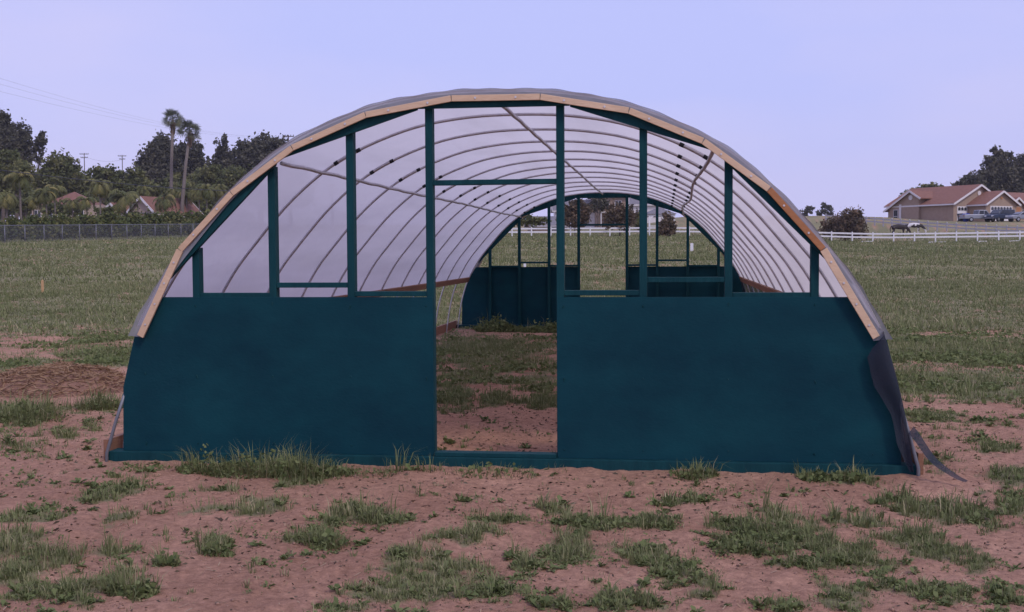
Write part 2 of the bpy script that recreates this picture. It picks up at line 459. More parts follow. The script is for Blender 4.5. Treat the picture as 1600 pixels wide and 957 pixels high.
def ground_mat():
    X, nt, bs = new_mat('red_soil_and_thatch'); N, L = nt.nodes, nt.links
    tc = N.new('ShaderNodeTexCoord')
    def noise(s, d, r=0.6):
        n = N.new('ShaderNodeTexNoise'); n.inputs['Scale'].default_value = s; n.inputs['Detail'].default_value = d; n.inputs['Roughness'].default_value = r
        L.new(tc.outputs['Object'], n.inputs['Vector']); return n
    def ramp(n, a, b, p0=.3, p1=.7):
        r = N.new('ShaderNodeValToRGB'); r.color_ramp.elements[0].position = p0; r.color_ramp.elements[0].color = (*a, 1)
        r.color_ramp.elements[1].position = p1; r.color_ramp.elements[1].color = (*b, 1); L.new(n.outputs['Fac'], r.inputs[0]); return r
    s1 = ramp(noise(0.9, 6), (0.395,0.214,0.142), (0.62,0.360,0.246))
    s2 = ramp(noise(22, 6, 0.7), (0.58,0.56,0.56), (1.15,1.13,1.13))
    mu = N.new('ShaderNodeMixRGB'); mu.blend_type = 'MULTIPLY'; mu.inputs[0].default_value = 1; L.new(s1.outputs[0], mu.inputs[1]); L.new(s2.outputs[0], mu.inputs[2])
    g1 = ramp(noise(1.6, 7, 0.7), (0.150,0.160,0.080), (0.255,0.245,0.138))
    g2 = ramp(noise(0.085, 6), (0.74,0.80,0.76), (1.28,1.20,1.18))
    mg = N.new('ShaderNodeMixRGB'); mg.blend_type = 'MULTIPLY'; mg.inputs[0].default_value = 1; L.new(g1.outputs[0], mg.inputs[1]); L.new(g2.outputs[0], mg.inputs[2])
    a = N.new('ShaderNodeAttribute'); a.attribute_name = 'tint'
    n5 = noise(9, 5, 0.7)
    ad = N.new('ShaderNodeMath'); ad.operation = 'MULTIPLY_ADD'; ad.inputs[1].default_value = 1.3; ad.inputs[2].default_value = -0.65
    L.new(n5.outputs['Fac'], ad.inputs[0])
    sm = N.new('ShaderNodeMath'); sm.operation = 'ADD'; sm.use_clamp = True; L.new(ad.outputs[0], sm.inputs[0]); L.new(a.outputs['Fac'], sm.inputs[1])
    mr = N.new('ShaderNodeMapRange'); mr.inputs[1].default_value = 0.25; mr.inputs[2].default_value = 1.0; mr.inputs[3].default_value = 0; mr.inputs[4].default_value = 0.92; L.new(sm.outputs[0], mr.inputs[0])
    mx = N.new('ShaderNodeMixRGB'); L.new(mr.outputs[0], mx.inputs[0]); L.new(mu.outputs[0], mx.inputs[1]); L.new(mg.outputs[0], mx.inputs[2])
    L.new(mx.outputs[0], bs.inputs['Base Color'])
    bs.inputs['Roughness'].default_value = 0.95; bs.inputs['Specular IOR Level'].default_value = 0.1
    nb = noise(45, 8, 0.75); bp = N.new('ShaderNodeBump'); bp.inputs['Strength'].default_value = 0.9; bp.inputs['Distance'].default_value = 0.03
    L.new(nb.outputs['Fac'], bp.inputs['Height']); L.new(bp.outputs[0], bs.inputs['Normal'])
    return X
M['ground'] = ground_mat()

# ------------------------------------------------------------------ ground
def build_ground():
    dense = np.linspace(math.radians(-40), math.radians(40), 620)
    rest = np.linspace(math.radians(40), math.radians(320), 90)[1:-1]
    ang = np.concatenate([dense, rest])
    rad = np.concatenate([np.linspace(0.3, 3.0, 8)[:-1], np.geomspace(3.0, 30, 330)[:-1], np.geomspace(30, 380, 90)[:-1], np.geomspace(380, 900, 8)])
    A, Rr = np.meshgrid(ang, rad)
    A = A - YAW
    x = CAM[0]+Rr*np.sin(A); y = CAM[1]+Rr*np.cos(A)
    xf, yf = x.ravel(), y.ravel()
    z = gz(xf, yf); c = cover(xf, yf)
    V = np.stack([xf, yf, z], 1)
    na, nr = len(ang), len(rad)
    i = np.arange(nr-1)[:, None]; j = np.arange(na)[None, :]; j2 = (j+1) % na
    F = np.stack([i*na+j+0*j2, i*na+j2, (i+1)*na+j2, (i+1)*na+j], -1).reshape(-1, 4)
    F = F[:, ::-1]
    o = npmesh('ground', V, F, 4, M['ground'], tint=c, smooth=True)
    tag(o, kind='structure')
    # close the small hole under the viewpoint
    mb = MB(); mb.poly(*[(V[k][0], V[k][1], V[k][2]) for k in range(0, na, 6)])
    return o
build_ground()

# ------------------------------------------------------------------ greenhouse
GL = 15.4
PROFILE = [(3.03,0.0),(2.985,.30),(2.925,.62),(2.81,.98),(2.60,1.375),(2.385,1.66),(2.0,2.09),(1.56,2.425),(1.0,2.665),(0.5,2.765),(0,2.79)]
def arc_pts(off=0.0, n=6, zmin=None):
    """the hoop line from the left foot over the top to the right foot, moved outwards by off"""
    P = [Vector((-x, z)) for x, z in PROFILE] + [Vector((x, z)) for x, z in reversed(PROFILE[:-1])]
    out = []
    for i in range(len(P)-1):
        p0, p1, p2, p3 = P[max(i-1,0)], P[i], P[i+1], P[min(i+2,len(P)-1)]
        for k in range(n):
            t = k/n
            out.append(0.5*((2*p1)+(p2-p0)*t+(2*p0-5*p1+4*p2-p3)*t*t+(3*p1-p0-3*p2+p3)*t**3))
    out.append(P[-1])
    res = []
    for i, p in enumerate(out):
        d = (out[min(i+1,len(out)-1)]-out[max(i-1,0)]).normalized()
        q = p+Vector((-d.y, d.x))*off
        res.append((q.x, q.y))
    if zmin is not None: res = [q for q in res if q[1] >= zmin]
    return res
def arc_z(x, off=0.0):
    A = arc_pts(off, 12)
    A = [a for a in A if a[1] > 0.5]
    return float(np.interp(x, [a[0] for a in A], [a[1] for a in A]))

house = empty('greenhouse', (0, 0, 0))
tag(house, 'long hoop greenhouse with teal plywood end walls and white plastic film', 'greenhouse')

def end_wall(flip):
    Y = (lambda y: GL-y) if flip else (lambda y: y)
    def yb(a, b): a, b = Y(a), Y(b); return min(a, b), max(a, b)
    # plywood panels either side of the doorway, each cut to the bow of the hoops
    for s in (-1, 1):
        top = 1.262
        pts = [(0.468,0.062),(2.945,0.062),(2.935,.56),(2.835,.955),(2.635,top),(0.468,top)]
        y0, y1 = yb(0.020, 0.0385)
        o = MB().prism([(s*x, z) for x, z in pts], y0, y1).build('panel', M['teal'], house)
        for px_ in (0.52, 1.103, 1.72, 2.334, 2.75):
            for pz_ in (0.13, 0.66, 1.20 if px_ < 2.6 else 0.95):
                yq = Y(0.0199); yr = Y(0.0175)
                MB().tube([(s*px_+random.uniform(-.01,.01), yq, pz_+random.uniform(-.03,.03))]*1+[(s*px_, yr, pz_)], .006, 6).build('screw', M['teal_wood'], o)
    # sill and base plate
    y0, y1 = yb(-0.03, 0.13); MB().box(-3.045, 3.045, y0, y1, -0.03, 0.060).build('base_plate', M['teal_wood'], house, bevel=.004)
    y0, y1 = yb(-0.004, 0.10); MB().box(-0.462, 0.462, y0, y1, 0.0605, 0.092).build('door_sill', M['teal_wood'], house, bevel=.004)
    # studs
    xs = (0.492, 1.103, 1.720, 2.334)
    for s in (-1, 1):
        for k, x in enumerate(xs):
            zt = arc_z(s*x, -0.050)
            y0, y1 = yb(0.040, 0.125)
            w = 0.028
            MB().box(s*x-w, s*x+w, y0, y1, 0.0605, zt).build('post', M['teal_wood'], house, bevel=.003)
        # rails between the studs, stepped as built
        for a, b, z in ((0.520,1.075,1.285 if s < 0 else 1.292),(1.131,1.692,1.352 if s < 0 else 1.388),(1.748,2.306,1.274)):
            y0, y1 = yb(0.046, 0.118)
            MB().box(min(s*a,s*b), max(s*a,s*b), y0, y1, z-0.019, z+0.019).build('rail', M['teal_wood'], house, bevel=.003)
    y0, y1 = yb(0.046, 0.118)
    MB().box(-0.464, 0.464, y0, y1, 2.100, 2.138).build('door_header', M['teal_wood'], house, bevel=.003)
    # curved top made of straight planks
    segs = [(-2.53,1.405,-1.672,2.265),(-1.660,2.305,-0.570,2.660),(-0.566,2.668,0.566,2.668),(0.570,2.660,1.660,2.305),(1.672,2.265,2.53,1.405)]
    spans = [(-2.60,-1.66),(-1.655,-0.575),(-0.57,0.57),(0.575,1.655),(1.66,2.60)]
    for (xa,za,xb,zb),(oa,ob) in zip(segs, spans):
        n = 8
        outer = [(oa+(ob-oa)*i/n) for i in range(n+1)]
        pts = [(xa,za),(xb,zb)]+[(x, arc_z(x, -0.012)) for x in reversed(outer)]
        y0, y1 = yb(0.0, 0.0375)
        MB().prism(pts, y0, y1).build('arch_plank', M['teal_wood'], house)
    # laths that clamp the film to the arch
    jx = [(-2.775,.962),(-2.437,1.632),(-2.015,2.062),(-1.533,2.400),(-0.96,2.637),(-0.306,2.745),(.357,2.742),(1.006,2.628),(1.54,2.398),(2.008,2.045),(2.392,1.612),(2.766,.978)]
    for i in range(len(jx)-1):
        a, b = Vector(jx[i]), Vector(jx[i+1]); a = a*(1-.012/max(a.length,1)); b = b*(1-.012/max(b.length,1)); d = (b-a).normalized(); a2 = a+d*.003; b2 = b-d*.003; nn = Vector((-d.y, d.x))*(0.0265 if i in (0, 10) else 0.0225)
        yy0, yy1 = yb(-0.040, -0.019)
        lt = MB().prism([tuple(a2-nn), tuple(b2-nn), tuple(b2+nn), tuple(a2+nn)], yy0, yy1).build('lath', M['pine_dark'] if i == 9 else M['pine'], house, bevel=.002)
        nsc = 4 if i in (0, 10) else 2
        for k in range(nsc):
            c = a.lerp(b, (k+.6)/(nsc+.2))
            ys = Y(-0.0405); ye = Y(-0.046)
            MB().tube([(c.x, ys, c.y), (c.x, ye, c.y)], 0.008, 8).build('screw', M['screw'], lt)
end_wall(False)
end_wall(True)

# hoops with taped couplings, thirteen of them
HY = [0.155+i*(GL-0.31)/12 for i in range(13)]
hoop_path = arc_pts(-0.016, 5)
hm = MB().tube([(x, 0, z) for x, z in [(-3.03, -0.25)]+hoop_path+[(3.03, -0.25)]], 0.0128, 8).mesh('hoop', True)
hm.materials.append(M['galv'])
def at_x(x):
    z = arc_z(x, -0.016); z2 = arc_z(x+0.02, -0.016)
    d = Vector((0.02, z2-z)).normalized(); return Vector((x, z)), d
tmesh = {}
for s in (-1, 1):
    for k, xx in enumerate((1.60, 1.40)):
        p, d = at_x(s*xx)
        me = MB().tube([(p.x-d.x*.020, 0, p.y-d.y*.020), (p.x+d.x*.020, 0, p.y+d.y*.020)], 0.0180, 8).mesh('tape_band', True); me.materials.append(M['tape']); tmesh[(s, k)] = me
cmesh = {}
for s in (-1, 1):
    pts = []
    for xx in np.linspace(1.60, 1.40, 5):
        p, d = at_x(s*xx); pts.append((p.x, 0, p.y))
    me = MB().tube(pts, 0.0162, 8).mesh('coupling', True); me.materials.append(M['galv']); cmesh[s] = me
for i, y in enumerate(HY):
    h = bpy.data.objects.new('hoop', hm); COL.objects.link(h); h.parent = house; h.location = (0, y, 0)
    for s in (-1, 1):
        c = bpy.data.objects.new('coupling', cmesh[s]); COL.objects.link(c); c.parent = h
        for k in (0, 1):
            t = bpy.data.objects.new('tape_band', tmesh[(s, k)]); COL.objects.link(t); t.parent = h
# lengthwise pipes
def purlin(x, zoff, wob, y0=0.17):
    pts = []
    for i in range(61):
        y = y0+(GL-y0-0.2)*i/60
        dx = wob*math.sin(i*0.21+1)*(0.4+0.6*i/60)
        xx = x+dx
        pts.append((xx, y, arc_z(xx, -0.050)+zoff*0-0.004*math.sin(i*1.9)))
    return MB().tube(pts, 0.0165, 8).build('purlin', M['galv'], house, smooth=True)
purlin(0.0, 0, 0.006); purlin(-1.68, 0, 0.008); purlin(1.60, 0, 0.035)

# film over the hoops
def film():
    A = arc_pts(0.006, 7, 0.985)
    ny = 12*8
    rows = []
    for j in range(ny+1):
        y = -0.028+(GL+0.056)*j/ny
        ph = (y-HY[0])/(HY[1]-HY[0]); sag = 0.010*math.sin(math.pi*(ph % 1.0))**2
        row = []
        for i, (x, z) in enumerate(A):
            n = (float(_h(np.array([i//2]), np.array([j]), 5)[0])-.5)*0.004
            d = Vector((x, z-0.9)).normalized()
            row.append((x-d.x*(sag+n), y, z-d.y*(sag+n)))
        rows.append(row)
    return MB().grid(rows).build('plastic_film', M['film'], house, smooth=True)
film()
# gathered film edge turned down behind the laths, at both ends
for flip in (False, True):
    A = arc_pts(0.010, 16, 0.95)
    rows = []
    for r in range(5):
        t = r/4
        row = []
        for i, (x, z) in enumerate(A):
            low = max(0.0, (1.45-z)/0.5)
            w = 0.066 + 0.03*min(low, 1)
            bulge = 0.004*math.sin(i*0.31)+0.003*math.sin(i*0.83+2)+0.012*min(low,1)
            d = Vector((x*0.75, z-0.75)).normalized()
            out = 0.002+0.008*math.sin(math.pi*t)+bulge*(1-t) + 0.02*min(low,1)*(1-t)
            y = -0.0165
            if r == 0: y = -0.028
            row.append((x+d.x*(out-w*t), (GL-y) if flip else y, z+d.y*(out-w*t)))
        rows.append(row)
    MB().grid(rows).build('gathered_film_edge', M['clearfilm'], house, smooth=True)

# end pipes driven in at the two front corners
for s in (-1, 1):
    MB().tube([(s*3.056, -0.050, -0.25), (s*3.048, -0.048, 0.05), (s*2.985, -0.010, 0.30), (s*2.90, 0.060, 0.62)], 0.0135, 8).build('corner_pipe', M['steel'], house, smooth=True)
# hip boards and base boards along both sides
for s in (-1, 1):
    MB().beam((s*2.772, 0.16, 1.005), (s*2.772, GL-0.16, 1.005), 0.030, 0.10, (s*-0.35, 0, 1)).build('hip_board', M['redwood'], house, bevel=.003)
    MB().box(min(s*3.052, s*3.09), max(s*3.052, s*3.09), -0.02, GL+0.02, -0.05, 0.150).build('base_board', M['redwood'], house, bevel=.003)

# dark shade cloth hung along the right side, its front edge blown round the corner
def cloth():
    mb = MB()
    rows = []
    ny = 140
    for j in range(ny+1):
        y = -0.045+(GL+0.05)*j/ny
        row = []
        for k in range(15):
            t = k/14; z = 1.02-1.0*t
            x = 2.80+0.255*t-0.06*t*t
            am = (0.045*math.sin(math.pi*min(1, t*1.1))+0.01)*(0.25+0.75*min(1, max(0, y)/1.5))
            x += am*math.sin(y*1.9+t*2)+0.5*am*math.sin(y*4.3+1-t)
            if y < 0.6: x += 0.02*(1-y/0.6)*t
            row.append((x, y, max(z, 0.02)))
        rows.append(row)
    mb.grid(rows)
    # the flap that lies across the front panel
    front = rows[0]; fl = []
    for k in range(15):
        t = k/14
        cx, cy, cz = front[k]
        w = float(np.interp(t, [0,.05,.12,.35,.58,.8,1.0], [.015,.07,.15,.165,.09,.09,.03]))
        fl.append([(cx-w*q, cy-0.02*math.sin(q*math.pi*1.2+t*3)-0.012-0.004*k/14, cz-0.05*q*(1-t)) if q else (cx, cy, cz) for q in np.linspace(0, 1, 7)])
    mb.grid(fl)
    # loose tail lying out to the side
    tail = []
    for i in range(13):
        t = i/12
        c = Vector((2.995+0.21*t+0.09*t*t, -0.052-0.31*t, 0.30*(1-t)**1.4+0.022+0.015*math.sin(t*9)*(1-t)))
        s = Vector((0.45, 0.30, 0.5*(1-t)+0.05)).normalized()*(0.034-0.012*t)
        tail.append([tuple(c-s), tuple(c+Vector((0,0,.012*math.sin(i)))), tuple(c+s)])
    mb.grid(tail)
    o = mb.build('shade_cloth', M['cloth'], house, smooth=True)
    o['label'] = 'dark mesh shade cloth with a loose tail at the right corner'
cloth()

# ------------------------------------------------------------------ foliage builders
def rand_unit(n):
    v = rng.normal(size=(n, 3)); return v/np.linalg.norm(v, axis=1)[:, None]

def leaf_quads(C, size, flat=0.0, aspect=1.6):
    """one four-cornered leaf clump at every centre"""
    n = len(C); a = rand_unit(n)
    if flat: a[:, 2] *= (1-flat); a /= np.linalg.norm(a, axis=1)[:, None]
    b = np.cross(a, rand_unit(n)); b /= np.linalg.norm(b, axis=1)[:, None]+1e-9
    s = np.asarray(size).reshape(-1, 1)*(0.6+0.8*rng.random((n, 1)))
    L = a*s*aspect*0.5; W = b*s*0.5
    V = np.stack([C-L, C+W-L*0.1, C+L, C-W-L*0.1], 1).reshape(-1, 3)
    F = np.arange(4*n).reshape(-1, 4)
    return V, F

def crown_points(center, rad, n, clumps, spread=0.28):
    """leaf positions gathered in clumps through an ellipsoid, thicker towards its skin"""
    u = rand_unit(clumps); r = 0.35+0.65*rng.random((clumps, 1))**0.6
    cc = u*r*(0.82+0.36*rng.random((clumps, 1)))
    k = rng.integers(0, clumps, n)
    p = cc[k]+rng.normal(size=(n, 3))*spread*(0.5+rng.random((clumps, 1))[k])*0.62
    return center+p*rad, rng.random(clumps)[k]

def tree(name, label, cat, d, lobes, trunk_u, material, leaf_px=2.0, fill=3.2, group=None, limbs=True, trunk_r=0.25, spread=0.28, parts=('crown','trunk')):
    """lobes: (u, v, ru, rv) as seen from the viewpoint at distance d; built as round volumes of real size there"""
    k = d/FPX
    base = place(trunk_u, d)
    root = empty(name, base)
    Vs, Ts, Cs = [], [], []
    for (u, v, ru, rv) in lobes:
        off = (rng.random()-.5)*ru*k*0.8
        c = at(u, v, d+off)
        rad = np.array([ru*k, ru*k*0.9, rv*k])
        n = int(max(40, math.pi*ru*rv/(leaf_px**2)*fill*1.9))
        P, t = crown_points(c, rad, n, max(5, n//26), spread)
        Vs.append(P); Ts.append(np.clip(t*0.75+0.25*rng.random(n), 0, 1)); Cs.append(c)
    P = np.concatenate(Vs); T = np.concatenate(Ts)
    g = gz_base(P[:, 0], P[:, 1])+0.05
    keep = P[:, 2] > g
    P, T = P[keep], T[keep]
    V, F = leaf_quads(P, leaf_px*k*1.5)
    bl = np.array(base)
    npmesh(parts[0], V-bl, F, 4, material, root, tint=np.repeat(T, 4))
    tr = MB()
    top = sum((np.array(c) for c in Cs))/len(Cs)-bl
    h = max(top[2], 0.4)
    p1 = Vector((top[0]*0.25, top[1]*0.25, h*0.5))
    tr.tube([(0,0,-0.3), (0.02*h, 0, h*0.22), tuple(p1), (top[0]*.7, top[1]*.7, h*.85)], [trunk_r, trunk_r*.8, trunk_r*.6, trunk_r*.3], 7)
    if limbs:
        for c in Cs:
            q = Vector(tuple(np.array(c)-bl)); mid = p1.lerp(q, 0.5)+Vector((0, 0, -0.06*h))
            tr.tube([tuple(p1*0.8), tuple(mid), tuple(q)], [trunk_r*.5, trunk_r*.34, trunk_r*.12], 5)
    tr.build(parts[1], M['bark'], root)
    tag(root, label, cat, group)
    return root

def queen_palm(label, u, d, vtop, size=1.0, tr=0.13, group='queen palms behind the chain link fence'):
    base = place(u, d); k = d/FPX
    top = at(u, vtop, d); h = top[2]-base.z
    root = empty('queen_palm', base)
    lean = (random.random()-.5)*0.25
    mb = MB().tube([(0,0,-.3),(lean*.2,0,h*.3),(lean*.6,0,h*.7),(lean,0,h)], [tr*1.3,tr,tr*.9,tr*.8], 8)
    mb.build('trunk', M['palmbark'], root, smooth=True)
    MB().tube([(lean,0,h-.1),(lean,0,h+.5*size)], [tr*.8,tr*.45], 7).build('crownshaft', M['frond'], root, smooth=True)
    V=[];F=[];T=[]
    nf = 22
    for i in range(nf):
        az = 2*math.pi*i/nf+random.random()*.4; el = math.radians(random.choice([70,50,30,10])+random.uniform(-12,12)); L = size*random.uniform(1.7,2.5)
        tint = random.random()*0.7 + (0.25 if random.random() < .25 else 0)
        p = Vector((lean,0,h+.35*size)); e = el; st = 12; prev = None
        for j in range(st):
            dv = Vector((math.cos(az)*math.cos(e), math.sin(az)*math.cos(e), math.sin(e)))
            q = p+dv*(L/st); side = Vector((-math.sin(az), math.cos(az), 0))
            ll = size*0.72*math.sin(math.pi*(j+1.2)/(st+1.6)); w = L/st*1.05
            for s in (-1,1):
                tip = q+side*s*ll*0.75+Vector((0,0,-ll*(0.35+0.35*random.random())))+dv*ll*.35
                b = len(V); V += [tuple(p), tuple(p+dv*w), tuple(tip)]; F.append((b,b+1,b+2)); T += [min(1,tint+random.uniform(-.12,.12))]*3
            p = q; e -= math.radians(11+4*random.random())
    npmesh('fronds', np.array(V), np.array(F), 3, M['frond'], root, tint=np.clip(np.array(T),0,1))
    tag(root, label, 'palm tree', group)

def fan_palm(label, u0, u1, d, vtop, size=1.0):
    base = place(u0, d); top = Vector(tuple(at(u1, vtop, d)))-base; h = top.z
    root = empty('fan_palm', base)
    MB().tube([(0,0,-.4),(top.x*.15,top.y*.15,h*.3),(top.x*.5,top.y*.5,h*.65),tuple(top)], [.36,.27,.22,.19], 9).build('trunk', M['palmbark'], root, smooth=True)
    V=[];F=[];T=[]; pet = MB()
    for i in range(40):
        az = random.random()*2*math.pi; el = math.asin(random.uniform(-.75,1)); L = size*random.uniform(.65,1.05)
        dv = Vector((math.cos(az)*math.cos(el), math.sin(az)*math.cos(el), math.sin(el)))
        hub = top+dv*L; pet.tube([tuple(top), tuple(hub)], .025, 3)
        side0 = Vector((-math.sin(az), math.cos(az), 0)); upn = side0.cross(dv); ro = random.uniform(-1.2, 1.2); side = side0*math.cos(ro)+upn*math.sin(ro)
        R = size*random.uniform(.75,1.0); tint = random.random()*.65 if el > -.5 else .6+.4*random.random()
        for j in range(13):
            a0 = math.radians(-110+220*j/13); a1 = math.radians(-110+220*(j+.72)/13); am = (a0+a1)/2
            e0 = hub+(dv*math.cos(a0)+side*math.sin(a0))*R*.45; e1 = hub+(dv*math.cos(a1)+side*math.sin(a1))*R*.45
            tp = hub+(dv*math.cos(am)+side*math.sin(am))*R+Vector((0,0,-.22*R*random.uniform(.3,1.4)))
            b = len(V); V += [tuple(hub), tuple(e0), tuple(tp), tuple(e1)]; F.append((b,b+1,b+2,b+3)); T += [tint]*4
    npmesh('fan_leaves', np.array(V), np.array(F), 4, M['fanfrond'], root, tint=np.array(T))
    pet.build('leaf_stalks', M['fanfrond'], root)
    # skirt of dead leaves
    V=[];F=[];T=[]
    for i in range(60):
        az = random.random()*2*math.pi; z = top.z-random.uniform(.1,1.6*size); r = .25+.35*random.random()*(1-(top.z-z)/(2.2*size))
        p = Vector((top.x*z/h, top.y*z/h, z)); o = Vector((math.cos(az), math.sin(az), 0)); s = Vector((-math.sin(az), math.cos(az), 0))*.14
        b = len(V); V += [tuple(p+o*.12), tuple(p+o*r+s+Vector((0,0,-.3))), tuple(p+o*r*.8+Vector((0,0,-.75))), tuple(p+o*r-s+Vector((0,0,-.3)))]; F.append((b,b+1,b+2,b+3)); T += [.9]*4
    npmesh('dead_leaf_skirt', np.array(V), np.array(F), 4, M['leaf_rust'], root, tint=np.array(T))
    tag(root, label, 'palm tree', 'tall fan palms above the left trees')

# ------------------------------------------------------------------ fences
def rail_fence(name, label, P0, P1, n, material, h=1.1, rails=(0.55,0.95), pw=0.13, group=None, skip=()):
    """posts and rails from P0 to P1 (u, d) following the ground, every post and rail a part"""
    a, b = at(P0[0], 391, P0[1]), at(P1[0], 391, P1[1])
    pts = []
    for i in range(n+1):
        t = i/n; x = a[0]+(b[0]-a[0])*t; y = a[1]+(b[1]-a[1])*t
        pts.append(Vector((x, y, float(gz_base(np.array([x]), np.array([y]))[0]))))
    root = empty(name, pts[0]); o0 = pts[0]
    dirv = (pts[-1]-pts[0]); ang = math.atan2(dirv.y, dirv.x)
    pm = MB().box(-pw/2, pw/2, -pw/2, pw/2, -0.3, h).prism([(-pw*.62,h),(pw*.62,h),(0,h+.07)], -pw*.6, pw*.6).mesh('post'); pm.materials.append(material)
    for p in pts:
        o = bpy.data.objects.new('post', pm); COL.objects.link(o); o.parent = root; o.location = p-o0; o.rotation_euler = (0,0,ang)
    for i in range(n):
        for z in rails:
            MB().beam(tuple(pts[i]-o0+Vector((0,0,z))), tuple(pts[i+1]-o0+Vector((0,0,z))), 0.05, 0.175).build('rail', material, root)
    tag(root, label, 'fence', group)
    return root

rail_fence('rail_fence', 'bright white two-rail vinyl fence crossing the far edge of the field', (770,138), (1660,131), 28, M['white'])
rail_fence('rail_fence', 'greyish two-rail fence on the slope just below the tan house', (1290,166), (1640,139), 24, M['greyfence'], h=1.15)

def chain_fence():
    P0, P1 = at(-60, 391, 99), at(470, 391, 168)
    n = 25; pts = []
    for i in range(n+1):
        t = i/n; x = P0[0]+(P1[0]-P0[0])*t; y = P0[1]+(P1[1]-P0[1])*t
        pts.append(Vector((x, y, float(gz_base(np.array([x]), np.array([y]))[0]))))
    root = empty('chain_link_fence', pts[0]); o0 = pts[0]
    pm = MB().tube([(0,0,-.3),(0,0,1.62)], .045, 7).mesh('post', True); pm.materials.append(M['steel'])
    for p in pts:
        o = bpy.data.objects.new('post', pm); COL.objects.link(o); o.parent = root; o.location = p-o0
    for i in range(n):
        a, b = pts[i]-o0, pts[i+1]-o0
        MB().tube([tuple(a+Vector((0,0,1.56))), tuple(b+Vector((0,0,1.56)))], .035, 6).build('top_rail', M['steel'], root)
        MB().poly(tuple(a+Vector((0,0,.03))), tuple(b+Vector((0,0,.03))), tuple(b+Vector((0,0,1.55))), tuple(a+Vector((0,0,1.55)))).build('wire_mesh', M['chain'], root)
    tag(root, 'grey chain link fence along the left edge of the field', 'fence')
    return pts
CF = chain_fence()

# ------------------------------------------------------------------ left background: hedge, palms, trees
def fence_d(u): return 99+(u+60)/530*69
hb = [(-20,1),(22,.9),(58,1.05),(96,1),(133,.9),(168,1),(204,1),(238,.95),(270,1),(302,.9),(336,1),(372,1)]
words = ['first','second','third','fourth','fifth','sixth','seventh','eighth','ninth','tenth','eleventh','twelfth','thirteenth','fourteenth','fifteenth','sixteenth']
for i, (u, s) in enumerate(hb):
    d = fence_d(u)+3.5
    g = place(u, d); kk = d/FPX
    vb = 391+ (CAM[2]-g.z)/kk + (4.3-8.6*u/1600)
    tree('hedge_bush', f'{words[i]} bush from the left in the leafy hedge behind the chain link fence', 'bush', d,
         [(u-12,vb-14,17*s,15*s),(u+11,vb-16,17*s,17*s),(u,vb-24,16*s,13*s)], u, M['leaf_hedge'], 1.9, 3.6, 'hedge behind the chain link fence', True, .1, .34)

def T(*a, **k): return tree(*a, **k)
T('eucalyptus_tree','tall dark eucalyptus cut by the left edge of the picture','tree',225,[(-12,205,26,32),(-2,192,17,20),(4,225,24,26),(-20,240,30,30)],-8,M['leaf_dark'],2.0,3.0,trunk_r=.5)
T('eucalyptus_tree','broad dark eucalyptus second from the left edge','tree',228,[(28,208,17,18),(36,220,14,18),(22,235,24,20),(40,245,12,14)],26,M['leaf_dark'],2.0,2.8,trunk_r=.45)
T('eucalyptus_tree','slender dark eucalyptus with a gappy crown right of the broad one','tree',230,[(64,217,9,12),(61,232,9,10),(58,247,8,9),(68,226,6,8)],58,M['leaf_dark'],1.9,2.3,trunk_r=.25)
T('broadleaf_tree','mid green rounded tree behind the left hip roof','tree',205,[(86,262,18,20),(104,262,20,18),(118,275,14,16),(70,278,20,18),(95,285,30,16)],94,M['leaf_mid'],2.0,3.0,trunk_r=.4)
T('broadleaf_tree','green leafy tree at the far left below the eucalyptus','tree',190,[(6,250,26,15),(-10,270,24,20),(30,268,24,16),(12,288,34,14)],5,M['leaf_mid'],2.0,3.0,trunk_r=.4)
T('broadleaf_tree','low green tree between the two distant utility poles','tree',210,[(150,275,18,13),(168,272,14,12),(140,292,22,14),(172,292,24,14)],156,M['leaf_mid'],2.0,3.0,trunk_r=.3)
T('broadleaf_tree','low green tree under the right utility pole','tree',212,[(196,280,16,13),(212,278,14,14),(190,296,20,12),(222,295,22,14)],204,M['leaf_mid'],2.0,3.0,trunk_r=.3)
T('broadleaf_tree','big dark rounded tree left of the tall fan palms','tree',240,[(254,230,17,20),(240,248,18,20),(225,260,13,17),(262,255,18,28),(240,280,30,22)],246,M['leaf_dark'],2.0,3.4,trunk_r=.5)
T('broadleaf_tree','dark tree behind the leaning fan palm','tree',243,[(296,238,20,20),(284,252,18,22),(308,252,14,18),(295,278,26,22),(309,232,6,7)],296,M['leaf_dark'],2.0,3.0,trunk_r=.4)
T('conifer_tree','small dark pointed conifer left of the greenhouse arch','tree',250,[(350,218,6,9),(347,232,10,12),(352,245,14,14),(338,240,6,8),(350,262,20,16)],350,M['leaf_dark'],2.0,3.0,trunk_r=.3)
T('cypress_tree','thin dark cypress spire right of the fan palms','tree',260,[(325,250,2.5,7),(325,260,4,8),(325,272,5,9)],325,M['leaf_dark'],1.6,3.6,limbs=False,trunk_r=.15)
T('broadleaf_tree','wide dark tree half hidden behind the greenhouse roof edge','tree',240,[(392,236,22,18),(414,228,22,16),(436,236,16,18),(400,256,34,22),(430,258,24,22),(376,250,14,18)],405,M['leaf_dark'],2.0,3.0,trunk_r=.5)
T('broadleaf_tree','brownish green tree in front of the conifer beside the roof','tree',215,[(330,275,20,17),(350,282,20,18),(318,292,18,14),(372,280,18,18)],338,M['leaf_mid'],2.0,3.0,trunk_r=.3)
T('broadleaf_tree','low green tree behind the row of slim palms by the roof edge','tree',200,[(292,300,20,16),(270,300,16,13),(316,305,20,14),(250,300,16,11)],290,M['leaf_mid'],2.0,3.0,trunk_r=.3)
T('broadleaf_tree','low dark green tree between the two red roofed houses','tree',186,[(138,312,14,12),(126,322,10,10),(146,322,12,10)],136,M['leaf_mid'],2.0,3.0,trunk_r=.2)
